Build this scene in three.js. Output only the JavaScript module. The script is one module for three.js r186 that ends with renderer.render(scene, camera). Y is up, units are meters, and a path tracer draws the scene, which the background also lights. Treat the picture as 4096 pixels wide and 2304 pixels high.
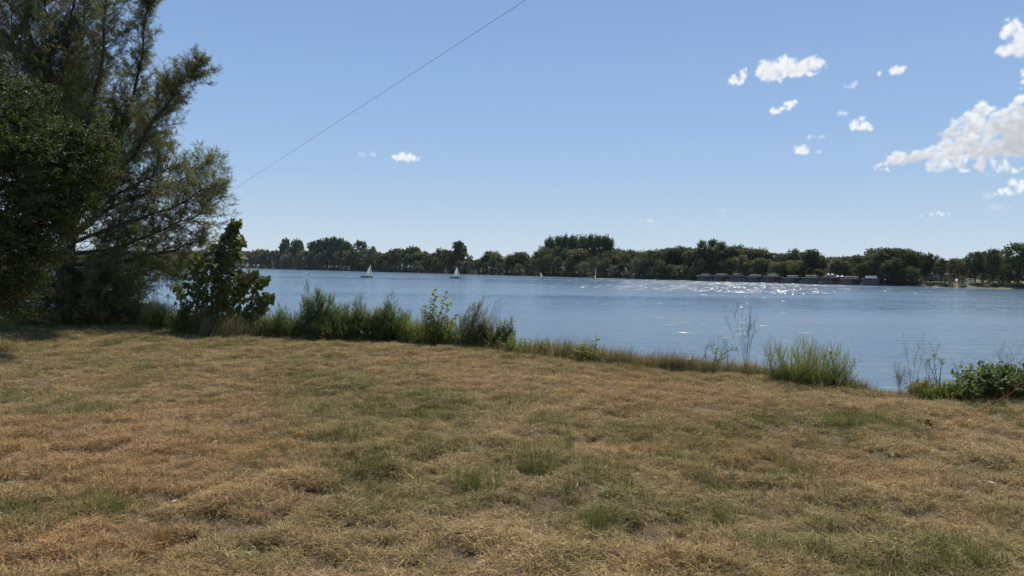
import * as THREE from 'three';
import { MarchingCubes } from 'three/addons/objects/MarchingCubes.js';

// ---------------------------------------------------------------- camera, sky, sun, exposure
const scene = new THREE.Scene();
const F = 3000;                                   // focal length in photograph pixels (4096 x 2304)
const EYE = 5.0;                                  // eye height above the lake
const camera = new THREE.PerspectiveCamera(2 * Math.atan(1152 / F) * 180 / Math.PI, 16 / 9, 0.05, 12000);
camera.position.set(0, EYE, 0);
camera.rotation.set(-Math.atan(77 / F), 0, 0.014, 'YXZ');
camera.updateMatrixWorld(true);

const SUN_AZ = 18.5 * Math.PI / 180, SUN_EL = 57 * Math.PI / 180;
const sunDir = new THREE.Vector3(Math.sin(SUN_AZ) * Math.cos(SUN_EL), Math.sin(SUN_EL), -Math.cos(SUN_AZ) * Math.cos(SUN_EL));
const sun = new THREE.DirectionalLight(new THREE.Color().setRGB(1.0, 0.91, 0.76), 5.0);
sun.position.copy(sunDir).multiplyScalar(400);
sun.castShadow = true;
sun.shadow.mapSize.set(4096, 4096);
Object.assign(sun.shadow.camera, { left: -60, right: 60, top: 60, bottom: -60, near: 1, far: 900 });
scene.add(sun, sun.target);
const renderer = new THREE.WebGLRenderer({ antialias: true });
renderer.toneMapping = THREE.LinearToneMapping;
renderer.toneMappingExposure = 1.38;
renderer.shadowMap.enabled = true;

// ---------------------------------------------------------------- small tools
function rng(seed) {
  let s = seed | 0;
  const f = () => { s = (s + 0x6d2b79f5) | 0; let t = Math.imul(s ^ (s >>> 15), 1 | s); t = (t + Math.imul(t ^ (t >>> 7), 61 | t)) ^ t; return ((t ^ (t >>> 14)) >>> 0) / 4294967296; };
  f.r = (a, b) => a + (b - a) * f();
  f.n = () => (f() + f() + f() + f() - 2) * 0.87;
  f.pick = (a) => a[Math.floor(f() * a.length)];
  return f;
}
const V = (x, y, z) => new THREE.Vector3(x, y, z);
const clamp = (x, a, b) => Math.min(b, Math.max(a, x)), mix = (a, b, t) => a + (b - a) * t;
const smooth = (a, b, x) => { const t = clamp((x - a) / (b - a), 0, 1); return t * t * (3 - 2 * t); };
const hash = (x, y) => { let h = Math.imul(x, 374761393) + Math.imul(y, 668265263) | 0; h = Math.imul(h ^ (h >>> 13), 1274126177); return ((h ^ (h >>> 16)) >>> 0) / 4294967296; };
function vnoise(x, y) {
  const ix = Math.floor(x), iy = Math.floor(y), fx = x - ix, fy = y - iy, u = fx * fx * (3 - 2 * fx), v = fy * fy * (3 - 2 * fy);
  return mix(mix(hash(ix, iy), hash(ix + 1, iy), u), mix(hash(ix, iy + 1), hash(ix + 1, iy + 1), u), v);
}
function fbm(x, y, oct = 4) { let s = 0, a = 0.5, n = 0; for (let i = 0; i < oct; i++) { s += a * vnoise(x, y); n += a; a *= 0.5; x = x * 2.03 + 17.1; y = y * 2.01 + 9.7; } return s / n; }
const horizonY = (px) => 1046 + 0.014 * px;
function ray(px, py) { return V((px - 2048) / F, (1152 - py) / F, -1).applyQuaternion(camera.quaternion); }
function hit(px, py, y) { const d = ray(px, py), t = (y - EYE) / d.y; return V(d.x * t, y, d.z * t); }
function heightAt(px, py, dist) { const d = ray(px, py); return EYE + d.y * dist / Math.hypot(d.x, d.z); }   // height seen at that pixel at a horizontal distance
const used = new Map();
function named(o, name) { const n = used.get(name) || 0; used.set(name, n + 1); o.name = n ? name + '_' + String(n).padStart(3, '0') : name; return o; }
function tag(o, label, category, group, kind) {
  o.userData.label = label;
  if (category) o.userData.category = category;
  if (group) o.userData.group = group;
  if (kind) o.userData.kind = kind;
  return o;
}
function thing(name, label, category, pos, turn = 0, group) {
  const g = named(new THREE.Group(), name); if (pos) g.position.copy(pos); g.rotation.y = turn; tag(g, label, category, group); scene.add(g); return g;
}
function part(parent, name, geo, mat) {
  const m = new THREE.Mesh(geo, mat); m.name = name; m.castShadow = m.receiveShadow = true; parent.add(m); return m;
}
function structure(name, geo, mat, label) {
  const m = named(new THREE.Mesh(geo, mat), name); m.castShadow = m.receiveShadow = true; m.userData.kind = 'structure'; if (label) m.userData.label = label; scene.add(m); return m;
}
const lin = (r, g, b) => new THREE.Color().setRGB(r, g, b);
const std = (c, roughness = 0.8, extra = {}) => new THREE.MeshStandardMaterial({ color: c, roughness, ...extra });
const leafMat = (c, through = 0.35, gloss = 0.5, glossRough = 0.35) => new THREE.MeshPhysicalMaterial({ color: c, roughness: 1, transmission: through, thickness: 0, specularIntensity: 0.35, clearcoat: gloss, clearcoatRoughness: glossRough, side: THREE.DoubleSide, vertexColors: true });

// flat-shaded triangles with vertex colours (leaves, blades)
class Leaves {
  constructor() { this.p = []; this.c = []; }
  tri(a, b, c, k) { this.p.push(a.x, a.y, a.z, b.x, b.y, b.z, c.x, c.y, c.z); for (let i = 0; i < 3; i++) this.c.push(k[0], k[1], k[2]); }
  // outline: array of [along, across, lift]; fan from the first point
  leaf(at, dir, up, size, outline, k) {
    const d = dir.clone().normalize(), s = V().crossVectors(d, up); if (s.lengthSq() < 1e-6) s.set(1, 0, 0); s.normalize();
    const n = V().crossVectors(s, d);
    const q = outline.map(([a, b, l]) => at.clone().addScaledVector(d, a * size).addScaledVector(s, b * size).addScaledVector(n, l * size));
    for (let i = 1; i < q.length - 1; i++) this.tri(q[0], q[i], q[i + 1], k);
  }
  geo() {
    const g = new THREE.BufferGeometry();
    g.setAttribute('position', new THREE.Float32BufferAttribute(this.p, 3)); g.setAttribute('color', new THREE.Float32BufferAttribute(this.c, 3));
    return g;
  }
}
// smooth tubes and boxes merged together
class Solid {
  constructor() { this.p = []; this.i = []; this.c = []; }
  tube(pts, radii, sides = 6, k = [1, 1, 1]) {
    const base = this.p.length / 3, t = V(), a = V(), b = V();
    pts.forEach((p, n) => {
      t.subVectors(pts[Math.min(n + 1, pts.length - 1)], pts[Math.max(n - 1, 0)]).normalize();
      a.set(t.y, t.z, t.x).cross(t).normalize(); b.crossVectors(t, a);
      const r = typeof radii === 'number' ? radii : radii[n];
      for (let s = 0; s < sides; s++) { const w = s / sides * 2 * Math.PI, cx = Math.cos(w) * r, cy = Math.sin(w) * r; this.p.push(p.x + a.x * cx + b.x * cy, p.y + a.y * cx + b.y * cy, p.z + a.z * cx + b.z * cy); this.c.push(...k); }
      if (n) for (let s = 0; s < sides; s++) { const s2 = (s + 1) % sides, o = base + (n - 1) * sides; this.i.push(o + s, o + s2, o + sides + s, o + s2, o + sides + s2, o + sides + s); }
    });
    for (const [n, flip] of [[0, 1], [pts.length - 1, 0]]) { const o = base + n * sides; for (let s = 1; s < sides - 1; s++) flip ? this.i.push(o, o + s + 1, o + s) : this.i.push(o, o + s, o + s + 1); }
    return this;
  }
  geo() {
    const g = new THREE.BufferGeometry();
    g.setAttribute('position', new THREE.Float32BufferAttribute(this.p, 3)); g.setAttribute('color', new THREE.Float32BufferAttribute(this.c, 3)); g.setIndex(this.i); g.computeVertexNormals();
    return g;
  }
}
// many sprigs as instances: one InstancedMesh per variant
class Sprays {
  constructor(geos, mat) { this.geos = geos; this.mat = mat; this.list = geos.map(() => []); }
  add(R, pos, dir, scale, tint, roll = R() * 6.283) {
    const q = new THREE.Quaternion().setFromUnitVectors(V(0, 1, 0), dir.clone().normalize()).multiply(new THREE.Quaternion().setFromAxisAngle(V(0, 1, 0), roll));
    this.list[Math.floor(R() * this.geos.length)].push([new THREE.Matrix4().compose(pos, q, V(scale, scale, scale)), tint]);
  }
  build(parent, name = 'foliage', top) {
    this.list.forEach((l, n) => {
      if (!l.length) return;
      const m = new THREE.InstancedMesh(this.geos[n], this.mat, l.length); m.name = name; m.castShadow = m.receiveShadow = true; m.userData.kind = 'stuff';
      l.forEach(([mx, t], i) => { m.setMatrixAt(i, mx); m.setColorAt(i, lin(...t)); });
      if (top) top(m, n);
      parent.add(m);
    });
  }
}
const NARROW = [[0, 0, 0], [0.45, 0.11, 0.04], [1, 0, -0.08], [0.45, -0.11, 0.04]];
const OVAL = [[0, 0, 0], [0.28, 0.25, 0.06], [0.65, 0.24, 0.05], [1, 0, -0.08], [0.65, -0.24, 0.05], [0.28, -0.25, 0.06]];
const HEART = [[0, 0, 0], [-0.05, 0.22, 0.03], [0.2, 0.42, 0.08], [0.55, 0.3, 0.06], [1.02, 0, -0.1], [0.55, -0.3, 0.06], [0.2, -0.42, 0.08], [-0.05, -0.22, 0.03]];
const MAPLE = (() => {
  const half = [[0.02, 0.10], [-0.1, 0.34], [0.1, 0.36], [0.14, 0.62], [0.3, 0.48], [0.36, 0.22], [0.52, 0.34], [0.56, 0.24], [0.74, 0.22], [0.76, 0.1], [1.0, 0]];
  const lift = (a, b) => 0.07 * Math.abs(b) - 0.14 * a * a;
  return [[0.12, 0, 0.02], ...half.map(([a, b]) => [a, b, lift(a, b)]), ...half.slice(0, -1).reverse().map(([a, b]) => [a, -b, lift(a, b)])];
})();
function sprig(seed, { len = 0.25, n = 12, size = 0.06, outline = NARROW, spread = 0.8, tone = [1, 1, 1], vary = 0.25, twig = [0.5, 0.4, 0.25], tr = 0.0016, bend = 0.1, droop = 0 }) {
  const R = rng(seed), L = new Leaves(), pt = (t) => V(bend * len * t * t, len * t - droop * len * t * t, 0);
  for (let k = 0; k < 3; k++) {                        // a three-sided twig
    const a = k / 3 * 6.283, b = (k + 1) / 3 * 6.283, o = (w, r, p) => V(p.x + Math.cos(w) * r, p.y, p.z + Math.sin(w) * r);
    L.tri(o(a, tr, pt(0)), o(b, tr, pt(0)), pt(1), twig);
  }
  for (let i = 0; i < n; i++) {
    const t = (i + 0.6 * R() + 0.3) / n, w = i * 2.4 + R.r(-0.5, 0.5), out = V(Math.cos(w), 0, Math.sin(w));
    const d = out.clone().multiplyScalar(spread).add(V(0, R.r(0.35, 0.9), 0)), m = 1 + vary * R.n(), g = 1 + 0.5 * vary * R.n();
    L.leaf(pt(t), d, out.clone().multiplyScalar(-0.4).add(V(R.n() * 0.5, 1, R.n() * 0.5)), size * R.r(0.65, 1.15), outline, [tone[0] * m * g, tone[1] * m, tone[2] * m]);
  }
  return L.geo();
}

// ---------------------------------------------------------------- sky: clear summer air with a few fair-weather clouds
{
  const W = 4096, H = 2048, data = new Float32Array(W * H * 4);
  const dirAz = (px, py) => { const d = ray(px, py).normalize(); return [Math.atan2(d.x, -d.z), Math.asin(d.y)]; };
  const clouds = [];                              // each a set of soft lobes in azimuth / elevation
  const lobe = (px, py, rx, ry, k = 1) => { const [az, el] = dirAz(px, py); return { az, el, rx: rx / F, ry: ry / F, k }; };
  const cloud = (lobes, seed, thick = 1, veil = 1) => clouds.push({ lobes, seed, thick, veil });
  cloud([lobe(3080, 285, 55, 42), lobe(3140, 275, 75, 40), lobe(3190, 285, 70, 32), lobe(3255, 260, 50, 34), lobe(3110, 300, 60, 28)], 3, 1.0);
  cloud([lobe(2955, 320, 42, 24), lobe(2970, 295, 18, 26)], 7, 0.9);
  cloud([lobe(3565, 285, 55, 20)], 11, 0.8);
  cloud([lobe(3410, 340, 36, 14)], 13, 0.45);
  cloud([lobe(3100, 445, 34, 14), lobe(3140, 425, 40, 17), lobe(3175, 412, 24, 12)], 17, 0.8);
  cloud([lobe(3435, 500, 50, 26), lobe(3470, 508, 40, 15)], 19, 0.9);
  cloud([lobe(3370, 456, 22, 11)], 23, 0.5);
  cloud([lobe(3208, 602, 38, 20)], 29, 0.9);
  cloud([lobe(3245, 548, 20, 8), lobe(3285, 546, 14, 6)], 31, 0.5);
  cloud([lobe(3275, 608, 16, 7)], 37, 0.4);
  cloud([lobe(1625, 626, 66, 24), lobe(1600, 634, 40, 14)], 41, 0.95);
  cloud([lobe(1450, 622, 18, 12), lobe(1492, 620, 14, 12)], 43, 0.3);
  cloud([lobe(3545, 662, 40, 14), lobe(3600, 650, 46, 26), lobe(3650, 632, 44, 32), lobe(3700, 645, 60, 34), lobe(3760, 600, 52, 40), lobe(3780, 650, 70, 34), lobe(3830, 540, 52, 50), lobe(3860, 600, 70, 50), lobe(3895, 480, 44, 44), lobe(3930, 450, 34, 34), lobe(3920, 540, 60, 50), lobe(3900, 660, 90, 30), lobe(3990, 520, 60, 46), lobe(3990, 610, 90, 50), lobe(4030, 670, 60, 22), lobe(4060, 480, 60, 52), lobe(4090, 560, 80, 70), lobe(4085, 415, 40, 44), lobe(4130, 470, 80, 90), lobe(4150, 600, 120, 80), lobe(4092, 320, 22, 34)], 47, 1.45);
  cloud([lobe(4090, 170, 70, 56), lobe(4050, 120, 45, 30), lobe(4070, 195, 40, 26)], 53, 1.0);
  cloud([lobe(4050, 745, 80, 22), lobe(4040, 772, 50, 9)], 59, 0.8);
  cloud([lobe(3730, 859, 62, 9)], 61, 0.8);
  cloud([lobe(3940, 780, 40, 14), lobe(4000, 830, 60, 10)], 67, 0.3);
  cloud([lobe(2893, 843, 18, 6)], 71, 0.5);
  cloud([lobe(2590, 882, 40, 8), lobe(2612, 904, 24, 6)], 73, 0.5);
  cloud([lobe(2760, 900, 22, 5)], 79, 0.4);
  cloud([lobe(3527, 950, 22, 6)], 83, 0.4);
  cloud([lobe(968, 866, 20, 5)], 89, 0.35);
  cloud([lobe(1620, 820, 130, 8), lobe(1780, 830, 90, 5)], 97, 0.14);
  const R = rng(404);                             // the same weather all round
  for (let i = 0; i < 70; i++) {
    const az = R.r(0.75, 5.53), el = Math.pow(R(), 1.3) * 0.75 + 0.06, s = R.r(0.02, 0.06) * (0.5 + el), lobes = [];
    for (let k = 0; k < 5; k++) lobes.push({ az: az + R.n() * s * 1.6, el: el + R.n() * s * 0.25, rx: s * R.r(0.6, 1.2), ry: s * R.r(0.3, 0.6), k: 1 });
    clouds.push({ lobes, seed: 200 + i, thick: 1, veil: 1 });
  }
  for (const c of clouds) {
    c.a0 = Math.min(...c.lobes.map((l) => l.az - l.rx * 2.2)); c.a1 = Math.max(...c.lobes.map((l) => l.az + l.rx * 2.2));
    c.e0 = Math.min(...c.lobes.map((l) => l.el - l.ry * 2.2)); c.e1 = Math.max(...c.lobes.map((l) => l.el + l.ry * 2.2));
    const rmax = Math.max(...c.lobes.map((l) => l.ry)), Q = rng(c.seed * 97), base = Math.min(...c.lobes.map((l) => l.el - l.ry * 0.6));
    c.s = 2.4 / Math.max(0.008, rmax); c.wob = 0.7 * rmax; c.ref = 0.02; c.grey = clamp((c.thick - 0.75) * 0.46, 0.04, 0.34); c.puffs = [];
    for (const l of c.lobes) for (let k = 0; k < 9; k++) { const a = Q() * 6.283, m = Math.sqrt(Q()), pr = Math.min(l.rx, l.ry * 1.3) * mix(0.75, 0.28, m) * Q.r(0.7, 1.2); c.puffs.push({ az: l.az + Math.cos(a) * m * l.rx * 0.85, el: Math.max(base + pr * 0.35, l.el + Math.sin(a) * m * l.ry * 0.85), r: pr }); }
  }
  const AIR = [0.80, 0.785, 0.80];
  const stops = [[0, 0.585, 0.685, 0.735], [0.02, 0.54, 0.655, 0.725], [0.06, 0.445, 0.590, 0.725], [0.12, 0.345, 0.512, 0.715], [0.2, 0.272, 0.44, 0.69], [0.34, 0.205, 0.345, 0.615], [0.6, 0.150, 0.27, 0.53], [1.0, 0.115, 0.215, 0.46], [1.58, 0.10, 0.19, 0.43]];
  for (let row = 0; row < H; row++) {
    const el = ((row + 0.5) / H - 0.5) * Math.PI, y = Math.sin(el), ce = Math.cos(el), e = Math.max(0, el);
    let k = 0; while (k < stops.length - 2 && stops[k + 1][0] < e) k++;
    const t = clamp((e - stops[k][0]) / (stops[k + 1][0] - stops[k][0]), 0, 1), base = [1, 2, 3].map((n) => AIR[n - 1] * mix(stops[k][n], stops[k + 1][n], t));
    const near = clouds.filter((c) => el > c.e0 && el < c.e1);
    for (let col = 0; col < W; col++) {
      const round = ((col + 0.5) / W - 0.5) * 2 * Math.PI, x = Math.cos(round) * ce, z = Math.sin(round) * ce, o = (row * W + col) * 4;
      const cs = x * sunDir.x + y * sunDir.y + z * sunDir.z, g = 0.08 * Math.exp((cs - 1) * 7) + 0.4 * Math.exp((cs - 1) * 90);
      let r = base[0] + g, gg = base[1] + g * 0.97, b = base[2] + g * 0.9;
      let az = Math.atan2(x, -z); if (az < -0.75) az += 2 * Math.PI;
      for (const c of near) {
        if (az < c.a0 || az > c.a1) continue;
        const wx = az * c.s + c.seed * 7.3, wy = el * c.s * 1.2 + c.seed * 3.1, w1 = fbm(wx * 1.1, wy * 1.1, 4) - 0.5, w2 = fbm(wx * 1.1 + 40, wy * 1.1 + 9, 4) - 0.5, qa = az + w1 * c.wob, qe = el + w2 * c.wob;
        let d = 0, top = 0, sw = 0, cover = 0;
        for (const p of c.puffs) { const u = (qa - p.az) / p.r, v = (qe - p.el) / (qe < p.el ? p.r * 0.8 : p.r), q = 1 - u * u - v * v; if (q <= 0) continue; const h = Math.sqrt(q), w = q * q * q * p.r; cover = Math.max(cover, q); d += q * p.r; top += w * v; sw += w; }
        if (cover <= 0) continue;
        const n = fbm(wx * 1.9 + 11, wy * 1.9 + w1 * 2, 4) - 0.5, soft = c.thick < 0.6 ? 0.9 : 0.55, edge = smooth(-0.08, soft + 0.6, cover * 1.1 + n * 1.2 * (1.05 - 0.5 * cover)) * (c.thick < 0.6 ? c.thick * 1.3 : 1);
        if (edge <= 0) continue;
        const deep = 1 - Math.exp(-d / c.ref * 0.9), up = sw > 0 ? top / sw : 0, lit = clamp(0.745 - deep * c.grey + (0.03 + c.grey * 0.42) * up + n * (0.06 + 0.2 * c.grey), 0.42, 0.82), haze = 0.3 * Math.exp(-e * 7);
        r = mix(r, mix(lit * 0.985, base[0], haze), edge); gg = mix(gg, mix(lit * 0.99, base[1], haze), edge); b = mix(b, mix(lit, base[2], haze), edge);
      }
      data[o] = r; data[o + 1] = gg; data[o + 2] = b; data[o + 3] = 1;
    }
  }
  const sky = new THREE.DataTexture(data, W, H, THREE.RGBAFormat, THREE.FloatType);
  sky.mapping = THREE.EquirectangularReflectionMapping; sky.magFilter = THREE.LinearFilter; sky.needsUpdate = true;
  scene.background = sky; scene.environment = sky;
}
console.log('sky');

// ---------------------------------------------------------------- terrain of the near bank
const FIELD = 3.45;
const crest = [[-700, 1225], [-200, 1240], [300, 1258], [700, 1300], [900, 1328], [1250, 1345], [1500, 1352], [1700, 1362], [1880, 1385], [2040, 1412], [2150, 1426], [2400, 1440], [2700, 1462], [3000, 1488], [3250, 1515], [3420, 1540], [3560, 1562], [3680, 1572], [3850, 1580], [4096, 1590], [4600, 1605], [5200, 1620]]
  .map(([px, py]) => { const p = hit(px, py, FIELD); return [p.x, -p.z]; }).sort((a, b) => a[0] - b[0]);
function crestZ(x) {
  if (x <= crest[0][0]) return crest[0][1]; if (x >= crest[crest.length - 1][0]) return crest[crest.length - 1][1];
  let k = 0; while (crest[k + 1][0] < x) k++;
  return mix(crest[k][1], crest[k + 1][1], (x - crest[k][0]) / (crest[k + 1][0] - crest[k][0]));
}
// worn hollows between the tussocks
const HOLLOWS = [[1097, 2056], [843, 2080], [655, 2150], [1574, 2160], [1455, 1850], [1622, 1802], [1685, 1852], [1498, 1920], [1765, 2000], [978, 2110], [1041, 2190], [684, 1990], [1470, 2105], [1256, 1976], [2215, 2045], [2160, 1915], [2668, 2072], [3073, 1945], [3010, 1866], [2628, 2176], [2260, 2052], [3380, 2010], [2560, 2120], [480, 1700], [820, 1470], [340, 1545], [2330, 1760], [2960, 1880], [3330, 2130], [3650, 2040], [1850, 2230], [330, 1830], [2450, 1660], [560, 2230], [1350, 2260], [3560, 1830]].map(([px, py], i) => { const p = hit(px, py, FIELD); return [p.x, p.z, 0.075 + 0.035 * ((i * 7) % 5) / 2]; });
function hollow(x, z) { let v = 0; for (const [hx, hz, r] of HOLLOWS) { const dx = (x - hx) * 0.62, dz = z - hz; if (Math.abs(dx) < 0.3 && Math.abs(dz) < 0.3) v = Math.max(v, Math.exp(-(dx * dx + dz * dz) / (r * r))); } return v; }
function ground(x, z) {
  const s = -z - crestZ(x);
  let y = FIELD + (fbm(x * 0.35 + 3, z * 0.35, 3) - 0.5) * 0.12 + (fbm(x * 1.7, z * 1.7 + 8, 3) - 0.5) * 0.10 + (fbm(x * 5.1, z * 5.1, 2) - 0.5) * 0.055;
  if (z > -9 && z < -2) y -= 0.075 * hollow(x, z);
  if (s > -0.6) { const q = s + 0.6; y -= q < 1.6 ? 0.19 * q * q : 0.486 + (q - 1.6) * 0.608; }
  return Math.max(y, -2.2 - 0.002 * Math.max(0, s));
}
function onField(px, py) { const p = hit(px, py, FIELD); p.y = ground(p.x, p.z); return p; }
{
  const axis = (lo, hi, fineLo, fineHi, step, grow) => { const a = []; for (let v = fineLo; v <= fineHi + 1e-6; v += step) a.push(v); let s = step; let v = fineHi; while (v < hi) { s *= grow; v += s; a.push(Math.min(v, hi)); } s = step; v = fineLo; while (v > lo) { s *= grow; v -= s; a.unshift(Math.max(v, lo)); } return a; };
  const xs = axis(-400, 400, -20, 16, 0.14, 1.25), zs = axis(-60, 150, -27, 0, 0.14, 1.25);
  const p = [], uv = [], idx = [];
  for (const z of zs) for (const x of xs) { p.push(x, ground(x, z), z); uv.push(x, -z); }
  for (let j = 0; j < zs.length - 1; j++) for (let i = 0; i < xs.length - 1; i++) { const a = j * xs.length + i, b = a + 1, c = a + xs.length, d = c + 1; idx.push(a, c, b, b, c, d); }
  const g = new THREE.BufferGeometry(); g.setAttribute('position', new THREE.Float32BufferAttribute(p, 3)); g.setAttribute('uv', new THREE.Float32BufferAttribute(uv, 2)); g.setIndex(idx); g.computeVertexNormals();
  const N = 512, px = new Uint8Array(N * N * 4), bp = new Uint8Array(N * N * 4), R = rng(5);
  const h = new Float32Array(N * N);
  for (let k = 0; k < 26000; k++) {               // thatch: short dead stems lying every way
    let x = R() * N, y = R() * N; const a = R() * 6.283, l = R.r(6, 22), v = R.r(0.25, 1);
    for (let s = 0; s < l; s++) { const i = ((Math.floor(y) + N) % N) * N + (Math.floor(x) + N) % N; h[i] = Math.max(h[i], v); x += Math.cos(a); y += Math.sin(a); }
  }
  for (let i = 0; i < N * N; i++) {
    const v = h[i]; px[i * 4] = 46 + 62 * v; px[i * 4 + 1] = 37 + 51 * v; px[i * 4 + 2] = 26 + 33 * v; px[i * 4 + 3] = 255; bp[i * 4] = bp[i * 4 + 1] = bp[i * 4 + 2] = 255 * v; bp[i * 4 + 3] = 255;
  }
  const tex = (d, srgb) => { const t = new THREE.DataTexture(d, N, N); t.wrapS = t.wrapT = THREE.RepeatWrapping; t.magFilter = THREE.LinearFilter; t.repeat.set(1 / 1.3, 1 / 1.3); if (srgb) t.colorSpace = THREE.SRGBColorSpace; t.needsUpdate = true; return t; };
  structure('ground', g, new THREE.MeshStandardMaterial({ map: tex(px, true), bumpMap: tex(bp), bumpScale: 0.006, roughness: 1 }), 'dry grassy field sloping off to the lake edge');
}
console.log('terrain');

// ---------------------------------------------------------------- lake
{
  const N = 1024, R = rng(77);
  const waves = (count, kmin, kmax, steep, spreadA, tilt) => {
    const hx = new Float32Array(N * N), hy = new Float32Array(N * N);
    for (let w = 0; w < count; w++) {
      const k = kmin * Math.pow(kmax / kmin, R()), a = Math.PI / 2 + tilt + R.n() * spreadA, kx = Math.round(Math.cos(a) * k), ky = Math.round(Math.sin(a) * k), ph = R() * 6.283;
      const s = steep * R.r(0.6, 1.4) / Math.sqrt(count), kk = Math.hypot(kx, ky) || 1, T = new Float32Array(N);
      for (let i = 0; i < N; i++) T[i] = Math.cos(i / N * 6.283185307);
      for (let y = 0; y < N; y++) { let n = ((ky * y) % N + N) % N; const shift = Math.floor(ph / 6.283 * N); for (let x = 0; x < N; x++) { const c = T[((kx * x + n + shift) % N + N) % N] * s; hx[y * N + x] += c * kx / kk; hy[y * N + x] += c * ky / kk; } }
    }
    const d = new Uint8Array(N * N * 4);
    for (let i = 0; i < N * N; i++) { const l = Math.hypot(hx[i], hy[i], 1); d[i * 4] = 127.5 + 127.5 * -hx[i] / l; d[i * 4 + 1] = 127.5 + 127.5 * -hy[i] / l; d[i * 4 + 2] = 127.5 + 127.5 / l; d[i * 4 + 3] = 255; }
    return d;
  };
  const nt = (d, metres) => { const t = new THREE.DataTexture(d, N, N); t.wrapS = t.wrapT = THREE.RepeatWrapping; t.magFilter = THREE.LinearFilter; t.repeat.set(1 / metres, 1 / metres); t.needsUpdate = true; return t; };
  const fineData = waves(80, 12, 95, 0.30, 0.5, -0.16), coarseData = waves(90, 90, 420, 0.42, 0.85, -0.3);
  // wind lanes: long streaks of calmer and rougher water
  const M = 512, rd = new Uint8Array(M * M * 4);
  for (let y = 0; y < M; y++) for (let x = 0; x < M; x++) { const u = x / M, v = y / M, w = (a, b) => fbm(a * 3 + 2, b * 16, 4), f = mix(mix(w(u, v), w(u - 1, v), u), mix(w(u, v - 1), w(u - 1, v - 1), u), v), i = (y * M + x) * 4, q = clamp((f - 0.5) * 3.2 + 0.5, 0, 1); rd[i] = rd[i + 1] = rd[i + 2] = 130 + 125 * q; rd[i + 3] = 255; }
  const rough = new THREE.DataTexture(rd, M, M); rough.wrapS = rough.wrapT = THREE.RepeatWrapping; rough.magFilter = THREE.LinearFilter; rough.repeat.set(1 / 420, 1 / 420); rough.needsUpdate = true;
  // zones from the sheltered water at the bank to the open, windier lake; one sheet, wavy seams
  const X = 5200, edges = [3, 34, 62, 110, 190, 4200], N2 = 90, p = [], nn = [], uv = [], idx = [], g = new THREE.BufferGeometry();
  const xs = Array.from({ length: N2 + 1 }, (_, i) => { const t = i / N2 * 2 - 1; return Math.sign(t) * (Math.abs(t) * 180 + Math.pow(Math.abs(t), 4) * (X - 180)); });
  edges.forEach((e, k) => xs.forEach((x) => { const z = k === 0 || k === 5 ? -e : -e - (fbm(x * 0.03 + k * 9, k * 4, 3) - 0.5) * e * 0.35; p.push(x, 0, z); nn.push(0, 1, 0); uv.push(x, -z); }));
  for (let k = 0; k < 5; k++) { for (let i = 0; i < N2; i++) { const a = k * (N2 + 1) + i, b = a + N2 + 1; idx.push(a, a + 1, b, a + 1, b + 1, b); } g.addGroup(k * N2 * 6, N2 * 6, k); }
  g.setAttribute('position', new THREE.Float32BufferAttribute(p, 3)); g.setAttribute('normal', new THREE.Float32BufferAttribute(nn, 3)); g.setAttribute('uv', new THREE.Float32BufferAttribute(uv, 2)); g.setIndex(idx);
  const fineT = nt(fineData, 41), midT = nt(coarseData, 210), coarseT = nt(coarseData, 300), openT = nt(coarseData, 340);
  const zone = (t, s, r) => new THREE.MeshPhysicalMaterial({ color: lin(0.058, 0.102, 0.148), roughness: r, roughnessMap: rough, ior: 1.33, normalMap: t, normalScale: new THREE.Vector2(s, s) });
  structure('water', g, [zone(fineT, 0.54, 0.3), zone(fineT, 0.5, 0.3), zone(midT, 0.46, 0.3), zone(coarseT, 0.58, 0.26), zone(openT, 1.02, 0.22)], 'wind-rippled blue lake glittering in the sun');
}
console.log('lake');

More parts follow.
